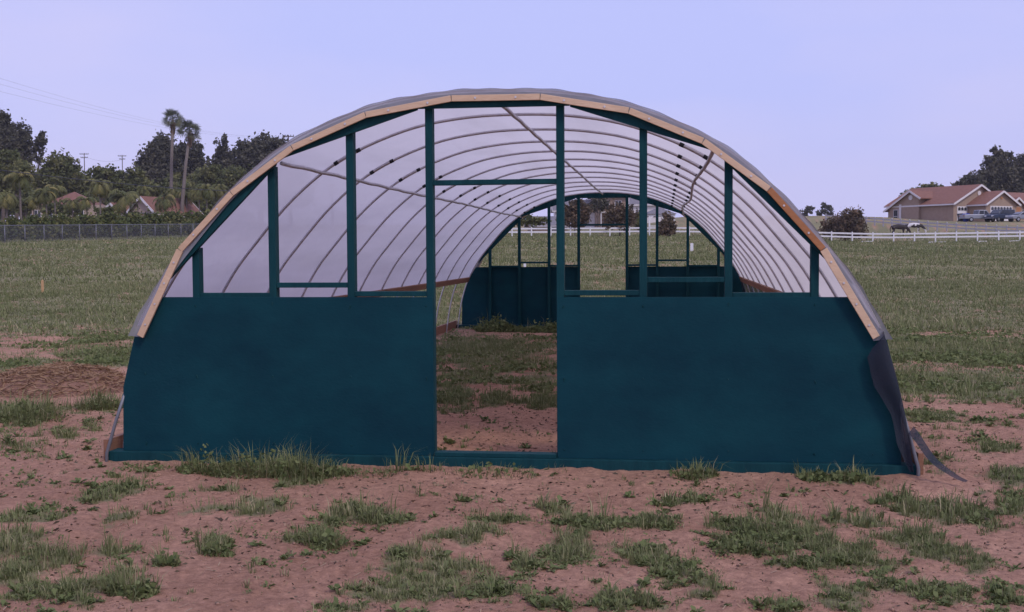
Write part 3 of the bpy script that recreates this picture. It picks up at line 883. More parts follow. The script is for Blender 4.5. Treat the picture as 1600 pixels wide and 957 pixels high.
T('broadleaf_tree','low green tree left of the left house','tree',182,[(48,310,18,14),(30,318,18,13),(64,318,14,12),(10,312,16,14)],40,M['leaf_mid'],2.0,3.0,trunk_r=.2)
T('broadleaf_tree','low bushy tree hiding the left house windows','tree',168,[(92,326,16,11),(112,328,14,10),(76,326,12,10)],96,M['leaf_mid'],2.0,2.6,trunk_r=.15)
T('broadleaf_tree','low bushy tree before the red roof left of the cream gable','tree',158,[(178,330,14,9),(160,332,12,8)],170,M['leaf_mid'],2.0,2.6,trunk_r=.15)
T('broadleaf_tree','low shrubby tree right of the cream gable','tree',184,[(285,322,20,12),(310,320,20,12),(335,312,18,14)],305,M['leaf_mid'],2.0,3.0,trunk_r=.2)

for i, (u, w, v, dd) in enumerate(((-15,40,285,236),(35,36,283,238),(82,36,288,240),(128,34,292,236),(176,34,290,238),(222,32,288,240),(268,34,286,238),(314,34,284,236),(362,36,278,238),(410,38,272,236),(455,36,268,238))):
    T('woodland_tree', f'{words[i]} tree from the left in the dense green belt behind the houses', 'tree', dd, [(u,v,w*.6,14),(u-w*.45,v+22,w*.55,20),(u+w*.4,v+24,w*.55,20),(u,v+42,w*.8,16)], u, M['leaf_mid'], 2.2, 2.4, 'belt of trees behind the left houses', trunk_r=.3)
fan_palm('tallest fan palm with a straight trunk', 268, 270, 172, 187, 1.12)
fan_palm('slightly shorter fan palm leaning right beside the tallest one', 284, 297, 168, 205, 1.18)

qp = [(12,140,312,.95,.10,'queen palm at the far left edge behind the chain link fence'),
 (34,142,284,1.15,.14,'tall queen palm with a pale trunk near the left edge'),
 (54,146,318,.8,.09,'small queen palm left of the left house'),
 (75,146,305,1.0,.10,'queen palm in front of the left end of the left house'),
 (88,160,300,1.0,.10,'slim queen palm in front of the left hip roof'),
 (115,165,320,.9,.10,'short arching queen palm right of the left hip roof'),
 (138,150,318,.85,.09,'short queen palm between the two red roofed houses'),
 (158,144,295,1.05,.10,'queen palm with a mottled white trunk before the right house'),
 (197,140,315,1.35,.17,'stout queen palm with a thick trunk and wide crown'),
 (228,165,300,.9,.09,'queen palm behind the cream gable'),
 (260,150,318,1.0,.08,'slim queen palm at the right end of the cream gabled house'),
 (274,172,305,.9,.10,'queen palm just right of the straight fan palm trunk'),
 (293,170,308,.9,.10,'queen palm just right of the leaning fan palm trunk'),
 (313,168,305,.9,.10,'queen palm second from the greenhouse roof edge'),
 (324,160,300,1.0,.09,'queen palm with a pale trunk nearest the greenhouse roof edge'),
 (345,172,300,1.0,.10,'queen palm partly hidden by the greenhouse roof edge')]
for u, d, vt, s, tr, lb in qp: queen_palm(lb, u, d, vt, s, tr)

# ------------------------------------------------------------------ houses
def frame_at(u, d, ang):
    p = place(u, d); return p, ang

def gable_block(root, x0, x1, y0, y1, z0, zw, zr, axis, wall, roof, over=0.45, trim=None, th=0.16):
    """walls with a gable roof; axis 'x' or 'y' is the way the ridge runs"""
    w = MB()
    if axis == 'y':
        xm = (x0+x1)/2
        w.prism([(x0,z0),(x1,z0),(x1,zw),(xm,zr),(x0,zw)], y0, y1)
    else:
        ym = (y0+y1)/2; b = len(w.v)
        pts = [(y0,z0),(y1,z0),(y1,zw),(ym,zr),(y0,zw)]
        w.v += [(x0,y,z) for y,z in pts]+[(x1,y,z) for y,z in pts]
        w.f.append(tuple(b+i for i in reversed(range(5)))); w.f.append(tuple(b+5+i for i in range(5)))
        for i in range(5):
            j=(i+1)%5; w.f.append((b+i,b+j,b+5+j,b+5+i))
    w.build('wall', wall, root)
    r = MB(); t = MB()
    if axis == 'y':
        xm=(x0+x1)/2; sl=(zr-zw)/(xm-x0)
        for s, xe in ((-1,x0-over),(1,x1+over)):
            ze = zw-sl*over
            P = [Vector((xe,0,ze)),Vector((xm,0,zr))]
            for yy0,yy1 in ((y0-over,y1+over),):
                r.v += []
                b=len(r.v)
                r.v += [(xe,yy0,ze+.03),(xm,yy0,zr+.03),(xm,yy1,zr+.03),(xe,yy1,ze+.03),(xe,yy0,ze+.03+th),(xm,yy0,zr+.03+th),(xm,yy1,zr+.03+th),(xe,yy1,ze+.03+th)]
                r.f += [tuple(b+i for i in q) for q in ((0,3,2,1),(4,5,6,7),(0,1,5,4),(1,2,6,5),(2,3,7,6),(3,0,4,7))]
            for yy in (y0-over-.04, y1+over+.04):
                t.beam((xe,yy,ze+.03),(xm,yy,zr+.03),.07,.28)
            t.beam((xe+s*.04,y0-over,ze+.02),(xe+s*.04,y1+over,ze+.02),.07,.22)
    else:
        ym=(y0+y1)/2; sl=(zr-zw)/(ym-y0)
        for s, ye in ((-1,y0-over),(1,y1+over)):
            ze = zw-sl*over; b=len(r.v)
            r.v += [(x0-over,ye,ze+.03),(x0-over,ym,zr+.03),(x1+over,ym,zr+.03),(x1+over,ye,ze+.03),(x0-over,ye,ze+.03+th),(x0-over,ym,zr+.03+th),(x1+over,ym,zr+.03+th),(x1+over,ye,ze+.03+th)]
            r.f += [tuple(b+i for i in q) for q in ((0,3,2,1),(4,5,6,7),(0,1,5,4),(1,2,6,5),(2,3,7,6),(3,0,4,7))]
            for xx in (x0-over-.04, x1+over+.04):
                t.beam((xx,ye,ze+.03),(xx,ym,zr+.03),.07,.28)
            t.beam((x0-over,ye+s*.04,ze+.02),(x1+over,ye+s*.04,ze+.02),.07,.22)
    rf = r.build('roof', roof, root)
    if trim: t.build('fascia', trim, rf)
    return rf

def hip_roof(root, x0, x1, y0, y1, zw, zr, roof, over=.5):
    ym=(y0+y1)/2; hw=(y1-y0)/2+over
    a=[(x0-over,y0-over,zw),(x1+over,y0-over,zw),(x1+over,y1+over,zw),(x0-over,y1+over,zw)]
    xa, xb = x0-over+hw, x1+over-hw
    if xa > xb: xa = xb = (x0+x1)/2
    mb=MB(); mb.v += a+[(xa,ym,zr),(xb,ym,zr)]
    mb.f += [(0,1,5,4),(1,2,5),(2,3,4,5),(3,0,4),(3,2,1,0)]
    return mb.build('roof', roof, root)

def window(root, x, y, z, w, h, face='y', fr=.09):
    if face == 'y':
        f = MB().box(x-w/2-fr,x+w/2+fr,y-.06,y-.005,z-h/2-fr,z+h/2+fr).build('window', M['trim'], root)
        MB().box(x-w/2,x+w/2,y-.085,y-.065,z-h/2,z+h/2).build('pane', M['glass'], f)
        MB().box(x-.03,x+.03,y-.10,y-.086,z-h/2,z+h/2).build('mullion', M['trim'], f)
    else:
        f = MB().box(x-.06,x-.005,y-w/2-fr,y+w/2+fr,z-h/2-fr,z+h/2+fr).build('window', M['trim'], root)
        MB().box(x-.085,x-.065,y-w/2,y+w/2,z-h/2,z+h/2).build('pane', M['glass'], f)
        MB().box(x-.10,x-.086,y-w/2,y+w/2,z-.03,z+.03).build('mullion', M['trim'], f)

# the tan house on the right: x runs along the front, y back
hp = place(1489, 178)
fa = math.atan2(FWD[1], FWD[0])-math.pi/2     # heading of the view
R_ANG = fa+math.radians(29)
th_ = empty('tan_house', hp, R_ANG)
tag(th_, 'tan stucco ranch house with terracotta roofs and white garage doors', 'house')
gable_block(th_, 0, 11.4, 0, 13, -1.5, 2.75, 5.55, 'y', M['stucco'], M['tile'], trim=M['trim'])
gable_block(th_, 3.3, 10.3, -3.2, 5.0, -1.5, 2.6, 4.45, 'y', M['stucco'], M['tile'], trim=M['trim'])
gable_block(th_, 8.0, 26.0, 1.5, 11.5, -1.5, 2.65, 4.9, 'x', M['stucco'], M['tile'], trim=M['trim'])
gable_block(th_, 10.6, 13.6, -1.8, 4.0, -1.5, 2.6, 3.6, 'y', M['stucco'], M['tile'], trim=M['trim'])
# the wing at the back left, its ridge off centre
WING = [(6.3,-1.5),(12.3,-1.5),(12.3,2.2),(7.7,4.85),(6.3,4.05)]
w_ = MB(); w_.v += [(-.5,y,z) for y,z in WING]+[(4.0,y,z) for y,z in WING]
w_.f += [(4,3,2,1,0),(5,6,7,8,9)]+[(i_,(i_+1)%5,5+(i_+1)%5,5+i_) for i_ in range(5)]
w_.build('wall', M['stucco'], th_)
for (ya,za),(yb2,zb2) in (((13.1,1.74+.03),(7.7,4.88)),((5.5,3.59+.03),(7.7,4.88))):
    r_ = MB(); r_.v += [(-1.0,ya,za),(-1.0,yb2,zb2),(4.0,yb2,zb2),(4.0,ya,za),(-1.0,ya,za+.16),(-1.0,yb2,zb2+.16),(4.0,yb2,zb2+.16),(4.0,ya,za+.16)]
    r_.f += [(0,3,2,1),(4,5,6,7),(0,1,5,4),(1,2,6,5),(2,3,7,6),(3,0,4,7)]
    rr_ = r_.build('roof', M['tile'], th_)
    MB().beam((-1.04,ya,za),(-1.04,yb2,zb2),.07,.28).build('fascia', M['trim'], rr_)
def garage(x0, x1, y, zt):
    f = MB().box(x0-.12,x1+.12,y-.05,y-.004,-.3,zt+.12).build('garage_door', M['trim'], th_)
    n = 4
    for i in range(n):
        z0 = zt*i/n+.02; z1 = zt*(i+1)/n-.02
        if i < n-1: MB().box(x0,x1,y-.09,y-.052,z0,z1).build('door_panel', M['white'], f)
        else:
            m_ = max(3, int((x1-x0)/.62)); w = (x1-x0)/m_
            for j in range(m_):
                MB().prism([(x0+j*w+.08,z0),(x0+(j+1)*w-.08,z0),(x0+(j+1)*w-.08,z1-.12),(x0+(j+.5)*w,z1+.02),(x0+j*w+.08,z1-.12)], y-.09, y-.052).build('pane', M['glass'], f)
garage(0.9, 2.9, 0, 2.15)
garage(4.4, 9.2, -3.2, 2.15)
MB().tube([(5.7,-.02,4.35),(5.7,-.08,4.35)], .38, 10).build('gable_vent', M['trim'], th_)
MB().tube([(6.8,-3.22,3.5),(6.8,-3.28,3.5)], .22, 8).build('gable_vent', M['pine_dark'], th_)
MB().tube([(12.1,-1.82,3.0),(12.1,-1.88,3.0)], .25, 8).build('gable_vent', M['trim'], th_)
MB().tube([(-.52,7.9,3.9),(-.58,7.9,3.9)], .4, 10).build('gable_vent', M['trim'], th_)
window(th_, -.5, 10.9, 1.0, .8, 2.0, 'x')
MB().box(-.59,-.502,9.8,10.2,-1.0,2.9).build('pilaster', M['trim'], th_)
MB().box(11.2,13.0,-1.95,-1.82,-.2,2.2).build('entry_door', M['pine_dark'], th_)
window(th_, 17.2, 1.5, 1.3, 1.8, 1.3)

# left houses
lp = place(108, 176)+Vector((0, 0, 1.7))
lh = empty('hip_roofed_house', lp, fa)
tag(lh, 'left house with a red hip roof among the palms', 'house')
MB().box(-5.5,5.0,0,8,-3.5,2.4).build('wall', M['stucco2'], lh)
hip_roof(lh, -3.6, 3.0, 0, 7, 2.42, 4.6, M['tile_dark'])
window(lh, -2.4, 0, 1.1, 1.4, 1.1); window(lh, 1.6, 0, 1.1, 1.4, 1.1); window(lh, -4.6, 0, 1.1, .9, 1.0)
rp_ = place(212, 165)+Vector((0, 0, 1.4))
rh = empty('gabled_house', rp_, fa+math.radians(-20))
tag(rh, 'right house with a cream gable and red tile roofs behind the stout palm', 'house')
gable_block(rh, 0.2, 4.6, -1.5, 9, -2.6, 1.55, 3.65, 'y', M['stucco2'], M['tile_dark'], trim=M['trim'])
gable_block(rh, -6.2, 0.1, 1.0, 8, -2.6, 1.6, 3.3, 'x', M['stucco2'], M['tile_dark'], trim=M['trim'])
gable_block(rh, -4.8, -2.0, -.6, 4, -2.6, 1.6, 2.9, 'y', M['stucco2'], M['tile_dark'], trim=M['trim'])
MB().box(-1.6,6.4,-4.4,-1.7,1.28,1.42).build('patio_cover', M['greyroof'], rh)
for x in (-1.4, 2.4, 6.2): MB().box(x-.07,x+.07,-4.3,-4.16,-2.6,1.27).build('patio_post', M['trim'], rh)
window(rh, -3.4, -.6, .6, 1.2, 1.0); window(rh, 2.4, -1.5, .5, 1.6, 1.0)

# ------------------------------------------------------------------ behind the greenhouse: shed, houses, gazebo, shrubs
sp = place(868, 168)
sh = empty('low_shed', sp, fa+.15)
tag(sh, 'low shed with a grey roof beyond the white fence', 'shed')
gable_block(sh, -3.4, 1.8, 0, 4, -1, 1.2, 2.3, 'x', M['stucco'], M['greyroof'], .4, M['greyfence'])
MB().box(-.5,.5,-.06,-.004,-.6,1.0).build('shed_door', M['greyroof'], sh)
bp_ = place(966, 212)
bh = empty('two_storey_house', bp_, fa+.1)
tag(bh, 'dusky two-storey house with a white balcony seen through the back arch', 'house')
MB().box(-3.6,3.6,0,8,-1.5,5.6).build('wall', M['stucco'], bh)
gable_block(bh, -3.7, 3.7, -.1, 8.1, 5.0, 5.65, 7.4, 'x', M['stucco'], M['greyroof'], .5, M['trim'])
for x in (-2.2, 0, 2.2): window(bh, x, 0, 1.0, 1.1, 1.2); window(bh, x, 0, 4.0, 1.1, 1.3)
MB().box(-3.6,3.6,-1.8,-.01,2.5,2.68).build('balcony_floor', M['trim'], bh)
for i in range(13): MB().box(-3.55+i*.59-.03,-3.55+i*.59+.03,-1.78,-1.72,2.69,3.55).build('baluster', M['white'], bh)
MB().box(-3.6,3.6,-1.8,-1.7,3.56,3.64).build('balcony_rail', M['white'], bh)
for x in (-3.45, -1.15, 1.15, 3.45): MB().box(x-.08,x+.08,-1.75,-1.6,-1.5,2.49).build('balcony_post', M['white'], bh)
wp = place(1008, 205)
wb = empty('white_barn', wp, fa-.1)
tag(wb, 'plain white outbuilding left of the gazebo', 'outbuilding')
gable_block(wb, -2.4, 3.4, 0, 6, -1.5, 3.4, 4.9, 'x', M['trim'], M['greyroof'], .4, M['trim'])
window(wb, -1.2, 0, 1.6, .7, 1.6); window(wb, 1.8, 0, 1.6, .7, 1.0)
wp2 = place(905, 216)
wc = empty('white_cottage', wp2, fa)
tag(wc, 'small white cottage with a dark roof left of the two-storey house', 'house')
gable_block(wc, -4.5, 3.2, 0, 6, -1.5, 3.6, 5.4, 'x', M['trim'], M['greyroof'], .5, M['trim'])
window(wc, -2.4, 0, 1.6, 1.2, 1.2); window(wc, 1.2, 0, 1.6, 1.2, 1.2)
gp = place(1034, 152)
gzb = empty('gazebo', gp, fa+.12)
tag(gzb, 'white square gazebo with a hipped grey roof beyond the white fence', 'gazebo')
for x in (-1.65, 1.65):
    for y in (0, 3.0): MB().box(x-.09,x+.09,y-.09,y+.09,-.5,2.1).build('post', M['white'], gzb)
for y in (0, 3.0):
    MB().box(-1.8,1.8,y-.07,y+.07,2.101,2.36).build('header_beam', M['white'], gzb)
    for s in (-1, 1): MB().prism([(s*1.55,2.09),(s*1.0,2.09),(s*1.2,1.98),(s*1.4,1.82),(s*1.55,1.5)], y-.05, y+.05).build('corner_brace', M['white'], gzb)
for x in (-1.73, 1.73): MB().box(x-.07,x+.07,.08,2.92,2.101,2.36).build('header_beam', M['white'], gzb)
hip_roof(gzb, -1.7, 1.7, 0, 3, 2.37, 3.25, M['greyroof'], .3)
MB().box(-1.55,1.55,-.04,.04,.75,.85).build('hand_rail', M['white'], gzb)

T('shrub','rusty leafed shrub leaning on the white fence left of the rear doorway','shrub',137,[(893,330,14,16),(908,332,15,18),(900,345,18,12),(885,345,9,10)],898,M['leaf_rust'],1.8,2.4,trunk_r=.08)
T('shrub','darker rusty shrub on the white fence inside the rear doorway view','shrub',137,[(962,338,16,18),(980,335,13,16),(950,350,12,10),(975,350,16,10)],968,M['leaf_rust'],1.8,2.4,trunk_r=.08)
T('shrub','low green bush left of the shed beyond the white fence','shrub',150,[(828,344,14,8),(845,346,12,7),(815,348,10,6)],834,M['leaf_mid'],1.8,3.0,trunk_r=.06)
T('shrub','round olive bush standing on the white fence before the gazebo','shrub',133,[(1042,350,12,14),(1046,358,12,10),(1037,358,10,10)],1042,M['leaf_rust'],1.8,3.6,trunk_r=.07)
T('shrub','olive bush beside the white outbuilding','shrub',160,[(992,345,10,12),(1004,350,9,9)],997,M['leaf_mid'],1.8,3.0,trunk_r=.07)
T('broadleaf_tree','dark rounded tree between the cottage and the two-storey house','tree',205,[(934,316,12,11),(926,322,9,9),(942,322,9,9)],934,M['leaf_dark'],1.9,3.2,trunk_r=.2)
T('shrub','low bush left of the rear arch beyond the fence','shrub',155,[(872,346,7,6),(880,349,7,5)],876,M['leaf_mid'],1.8,3.0,trunk_r=.05)

# ------------------------------------------------------------------ right background
T('bare_bush','larger sparse brown bush on the fence line right of the greenhouse','shrub',136,[(1325,348,17,17),(1338,342,14,14),(1318,360,16,12),(1342,360,14,12),(1330,336,11,9)],1330,M['leaf_rust'],1.7,1.9,trunk_r=.1,spread=.36)
T('bare_bush','smaller sparse brown bush beside the greenhouse right edge','shrub',138,[(1297,355,14,14),(1288,362,11,10),(1305,345,9,11)],1296,M['leaf_rust'],1.7,1.7,trunk_r=.08,spread=.36)
T('broadleaf_tree','small distant dark tree on the skyline nearest the greenhouse','tree',330,[(1262,328,8,6),(1258,336,6,5)],1262,M['leaf_dark'],1.7,2.8,trunk_r=.2)
T('broadleaf_tree','small distant dark tree on the skyline above the sparse bushes','tree',330,[(1290,324,8,6),(1284,332,8,6),(1296,332,7,6)],1290,M['leaf_dark'],1.7,2.8,trunk_r=.2)
T('eucalyptus_tree','tall dark eucalyptus behind the tan house','tree',250,[(1560,245,12,13),(1552,262,16,16),(1540,280,20,16),(1566,272,22,22),(1575,250,10,13),(1548,292,26,14)],1560,M['leaf_dark'],2.0,3.4,trunk_r=.5)
T('eucalyptus_tree','tall dark eucalyptus at the right edge of the picture','tree',252,[(1596,258,14,16),(1604,278,22,20),(1586,286,18,18),(1612,252,14,18),(1600,300,26,16)],1602,M['leaf_dark'],2.0,3.4,trunk_r=.5)
T('eucalyptus_tree','low spreading dark tree above the tan house ridge','tree',246,[(1514,284,14,9),(1500,288,10,6),(1526,284,12,10)],1514,M['leaf_dark'],2.0,3.2,trunk_r=.3)
T('broadleaf_tree','rounded green tree peeking over the tan house left roof','tree',230,[(1455,294,16,6),(1440,300,14,8),(1468,296,14,6)],1454,M['leaf_mid'],1.9,3.2,trunk_r=.3)
T('broadleaf_tree','small green tree at the left end of the tan house','tree',226,[(1417,304,9,8),(1411,312,8,8)],1416,M['leaf_mid'],1.9,3.0,trunk_r=.2)

# cars in the drive
def car(name, label, u, d, ang, paint, kind):
    root = empty(name, place(u, d), ang)
    root.location.z += CAR_DZ
    if kind == 'pickup':
        L, H, bl, W = 5.4, 1.75, 1.0, 1.85
        body = [(-2.7,.45),(2.65,.45),(2.7,.75),(2.62,1.0),(1.35,1.08),(-2.7,1.08)]
        cab = [(-.55,1.06),(1.30,1.06),(.72,1.72),(-.40,1.74)]
        glass = [[(-.38,1.12),(.30,1.12),(.30,1.64),(-.30,1.65)],[(.40,1.12),(1.08,1.12),(.66,1.62),(.40,1.64)]]
        wx = (-1.65, 1.70)
    elif kind == 'suv':
        W = 1.9
        body = [(-2.35,.42),(2.35,.42),(2.42,.8),(2.30,1.05),(1.35,1.12),(-2.35,1.12),(-2.4,.8)]
        cab = [(-2.3,1.10),(1.30,1.10),(.62,1.74),(-2.05,1.78)]
        glass = [[(-1.95,1.16),(-1.0,1.16),(-1.0,1.68),(-1.85,1.68)],[(-.9,1.16),(.05,1.16),(.05,1.67),(-.9,1.68)],[(.15,1.16),(1.08,1.16),(.58,1.64),(.15,1.66)]]
        wx = (-1.45, 1.45)
    else:
        W = 1.78
        body = [(-2.25,.38),(2.25,.38),(2.32,.65),(2.2,.88),(1.2,.98),(-1.6,1.0),(-2.25,.95),(-2.3,.6)]
        cab = [(-1.75,.97),(1.25,.96),(.45,1.42),(-1.0,1.45)]
        glass = [[(-1.45,1.02),(-.35,1.02),(-.35,1.38),(-.98,1.39)],[(-.25,1.02),(.98,1.02),(.42,1.36),(-.25,1.38)]]
        wx = (-1.35, 1.40)
    MB().prism(body, -W/2, W/2).build('body', paint, root, bevel=.07)
    c = MB().prism(cab, -W/2+.1, W/2-.1).build('cabin', paint, root, bevel=.06)
    for g in glass:
        for y in (-W/2+.085, W/2-.115): MB().prism(g, y, y+.03).build('side_window', M['glass'], c)
    fx = cab[1]; gx = cab[2]
    MB().beam((fx[0]-.03,0,fx[1]+.10),(gx[0]+.05,0,gx[1]-.06), W-.42, .05, (1,0,1)).build('windscreen', M['glass'], c)
    rx = cab[0]; qx = cab[3]
    MB().beam((rx[0]+.02,0,rx[1]+.12),(qx[0]-.02,0,qx[1]-.08), W-.46, .05, (-1,0,1)).build('rear_window', M['glass'], c)
    for x in wx:
        for s in (-1, 1):
            y = s*(W/2-.10)
            w = MB().tube([(x,y-.11,.34),(x,y+.11,.34)], .34, 18).build('wheel', M['rubber'], root)
            MB().tube([(x,y+s*.112,.34),(x,y+s*.125,.34)], .20, 12).build('rim', M['rim'], w)
    for s in (-1, 1):
        MB().box(body[2][0]-.10,body[2][0]+.02,s*.62-.17,s*.62+.17,.72,.90).build('headlight', M['lamp'], root)
        MB().box(body[-1][0]-.03,body[-1][0]+.05,s*.68-.12,s*.68+.12,.78,.98).build('tail_light', M['pine_dark'], root)
    MB().box(body[1][0]-.03,body[1][0]+.09,-W/2+.05,W/2-.05,.42,.60).build('bumper', M['steel'], root, bevel=.02)
    tag(root, label, 'car', 'vehicles parked before the tan house')
CAR_DZ = 0.0
car('pickup_truck', 'silver pickup truck parked beside the blue bin', 1529, 172, fa+math.radians(6), M['silver'], 'pickup')
car('suv', 'dark blue sport utility vehicle parked between pickup and sedan', 1562, 171, fa+math.radians(180+28), M['navy'], 'suv')
car('sedan', 'pale silver sedan at the right edge of the picture', 1597, 169, fa+math.radians(195), M['silver'], 'sedan')
def bin_(label, u, d, material, lid):
    p = place(u, d); root = empty('wheelie_bin', p, fa+.2)
    b = MB(); b.v += [(-.26,-.28,.06),(.26,-.28,.06),(.26,.28,.06),(-.26,.28,.06),(-.36,-.40,1.12),(.36,-.40,1.12),(.36,.40,1.12),(-.36,.40,1.12)]
    b.f += [(0,3,2,1),(4,5,6,7),(0,1,5,4),(1,2,6,5),(2,3,7,6),(3,0,4,7)]
    b.build('body', material, root, bevel=.03)
    MB().prism([(-.40,1.125),(.40,1.125),(.36,1.20),(0,1.24),(-.36,1.20)], -.44, .44).build('lid', lid, root, bevel=.015)
    for s in (-1, 1): MB().tube([(s*.24,.30,.12),(s*.30,.30,.12)], .12, 12).build('wheel', M['rubber'], root)
    MB().tube([(-.25,.45,1.06),(.25,.45,1.06)], .02, 6).build('handle', material, root)
    tag(root, label, 'bin', 'bins beside the garage')
bin_('blue wheeled bin in front of the single garage door', 1508.5, 172, M['bluebin'], M['bluebin'])
bin_('dark wheeled bin left of the blue bin', 1500.5, 173, M['darkbin'], M['darkbin'])

# horses grazing between the two fences
def horse(label, u, d, ang, material, scale=1.0, mane=None):
    root = empty('horse', place(u, d), ang); root.scale = (scale,)*3
    J = {'rump':(-.75,0,1.22,.27,.33),'loin':(-.25,0,1.24,.29,.34),'girth':(.35,0,1.16,.28,.38),'chest':(.70,0,1.20,.22,.32),
         'neck1':(1.0,0,1.14,.12,.22),'neck2':(1.28,0,.86,.10,.17),'poll':(1.50,0,.58,.09,.13),'face':(1.56,0,.34,.07,.10),'muzzle':(1.56,0,.14,.055,.07),
         'tail0':(-1.02,0,1.25,.05,.05),'tail1':(-1.14,0,.95,.06,.06),'tail2':(-1.12,0,.55,.045,.045)}
    E = [('rump','loin'),('loin','girth'),('girth','chest'),('chest','neck1'),('neck1','neck2'),('neck2','poll'),('poll','face'),('face','muzzle'),('rump','tail0'),('tail0','tail1'),('tail1','tail2')]
    for s, n in ((-1,'a'),(1,'b')):
        fx = .05*s
        J.update({'sh'+n:(.62,.14*s,.95,.13,.13),'kn'+n:(.62+fx,.15*s,.52,.06,.06),'fe'+n:(.60+fx,.15*s,.14,.04,.045),'ho'+n:(.64+fx,.15*s,.03,.06,.06),
                  'hi'+n:(-.72,.14*s,1.0,.17,.17),'st'+n:(-.60+fx,.15*s,.74,.11,.11),'hk'+n:(-.86+fx,.15*s,.50,.06,.065),'hf'+n:(-.82+fx,.15*s,.14,.04,.045),'hh'+n:(-.78+fx,.15*s,.03,.06,.06)})
        E += [('chest','sh'+n),('sh'+n,'kn'+n),('kn'+n,'fe'+n),('fe'+n,'ho'+n),('rump','hi'+n),('hi'+n,'st'+n),('st'+n,'hk'+n),('hk'+n,'hf'+n),('hf'+n,'hh'+n)]
    names = list(J); idx = {n:i for i, n in enumerate(names)}
    me = bpy.data.meshes.new('body'); me.from_pydata([J[n][:3] for n in names], [(idx[a], idx[b]) for a, b in E], []); me.update()
    o = bpy.data.objects.new('body', me); COL.objects.link(o); o.parent = root; me.materials.append(material)
    sk = o.modifiers.new('skin', 'SKIN'); sk.use_smooth_shade = True
    if not me.skin_vertices: 
        bpy.context.view_layer.objects.active = o
    for i, n in enumerate(names):
        me.skin_vertices[0].data[i].radius = J[n][3:5]
        me.skin_vertices[0].data[i].use_root = (n == 'rump')
    sb = o.modifiers.new('subsurf', 'SUBSURF'); sb.levels = 1; sb.render_levels = 2
    for s in (-1, 1): MB().prism([(1.42,.66),(1.48,.66),(1.40,.80)], s*.07-.015, s*.07+.015).build('ear', material, root)
    MB().prism([(.80,1.42),(1.10,1.30),(1.42,.95),(1.52,.70),(1.40,.66),(1.20,.95),(.95,1.15)], -.03, .03).build('mane', M['horse_dark'], root)
    tag(root, label, 'horse', 'horses between the two fences')
horse('dark bay horse grazing behind the white fence', 1404, 146, fa+math.radians(8), M['horse_dark'], 1.0)
horse('black and white pinto horse grazing right of the dark horse', 1427, 148, fa+math.radians(-25), M['horse_pied'], .95)

# fallen rails at the foot of the white fence
for i, (u0, u1, d) in enumerate(((1452,1478,127),(1530,1541,126),(1578,1592,126),(1347,1365,128))):
    a, b = place(u0, d), place(u1, d+.6)
    o = MB().beam((0,0,.10), tuple(b-a+Vector((0,0,.10))), .14, .07).box(-.07,.07,-.07,.07,.0,.10).build('loose_rail', M['white'])
    o.location = a
    tag(o, ['long white board lying in the grass before the white fence','short white board lying in the grass in line with the silver pickup','white board lying nearest the right edge of the picture','white board lying near the sparse brown bush'][i], 'board', 'white boards lying by the fence')

# stakes in the field
def stake(label, u, d, h, w, material, cap=None):
    p = place(u, d)
    o = MB().prism([(-w,-.2),(w,-.2),(w,h-.04),(0,h),(-w,h-.04)], -w*.5, w*.5).build('survey_stake', material); o.location = p
    tag(o, label, 'stake', 'stakes in the field')
stake('bare wooden stake in the left field', 65, 36, .40, .035, M['lathwood'])
stake('wooden stake seen beside the left post of the rear doorway', 902, 44, .45, .03, M['lathwood'])
stake('short white stake right of the rear doorway near the far fence', 1081, 78, .55, .10, M['white'])
stake('short white stake seen through the rear left window opening', 820, 50, .40, .05, M['white'])

# ------------------------------------------------------------------ utility poles and wires
def upole(label, u, d, vtop, arms, rot=0.0):
    p = place(u, d); h = at(u, vtop, d)[2]-p.z
    root = empty('utility_pole', p, fa+rot)
    MB().tube([(0,0,-.5),(0,0,h)], [.17,.11], 8).build('pole', M['polewood'], root)
    for z, w in arms:
        MB().box(-w,w,-.16,-.04,h-z-.10,h-z+.06).build('cross_arm', M['polewood'], root)
        for x in (-w*.92,-w*.45,w*.45,w*.92): MB().tube([(x,-.10,h-z+.05),(x,-.10,h-z+.28)], .07, 6).build('insulator', M['steel'], root)
    tag(root, label, 'utility pole', 'utility poles beyond the trees')
    return root, h
pa = upole('utility pole on the left with two crossarms', 135, 330, 240, [(.3,1.25),(1.3,1.0)])
pb = upole('utility pole just left of the big dark tree with two crossarms', 194, 340, 243, [(.3,1.2),(1.2,.9)])
pc = upole('utility pole with its crossarm showing over the greenhouse roof edge', 453, 205, 212, [(.25,1.0)])
def wire(name, label, P, Q, sag, r, group):
    P, Q = Vector(tuple(P)), Vector(tuple(Q)); pts = []
    for i in range(41):
        t = i/40; p = P.lerp(Q, t); p.z -= 4*sag*t*(1-t); pts.append(tuple(p-P))
    o = MB().tube(pts, r, 5).build(name, M['wire']); o.location = P
    tag(o, label, 'wire', group)
for k, (v0, lb) in enumerate(((75,'uppermost thin wire sloping down across the left sky'),(88,'middle thin wire sloping down across the left sky'),(104,'lowest thin wire sloping down across the left sky'))):
    wire('power_line', lb, at(-150, v0, 60), at(443+10*k, 212, 205), 1.6, .0045, 'thin wires in the left sky')
wire('power_line', 'thick cable crossing in front of the palms on the left', at(-220, 236, 60), at(520, 296, 150), 1.0, .030, None)
wire('power_line', 'thin wire between the two distant utility poles', at(135, 246, 330), at(194, 249, 340), .9, .02, None)
# the pole that carries the cable stands behind the greenhouse
upole('plain pole behind the greenhouse film carrying the thick cable', 520, 150, 288, [(.3,.4)])

# ------------------------------------------------------------------ grass and litter
def sample_wedge(r0, r1, n, half=math.radians(28.5)):
    r = np.sqrt(rng.random(n)*(r1*r1-r0*r0)+r0*r0); a = (rng.random(n)*2-1)*half-YAW
    return CAM[0]+r*np.sin(a), CAM[1]+r*np.cos(a), r

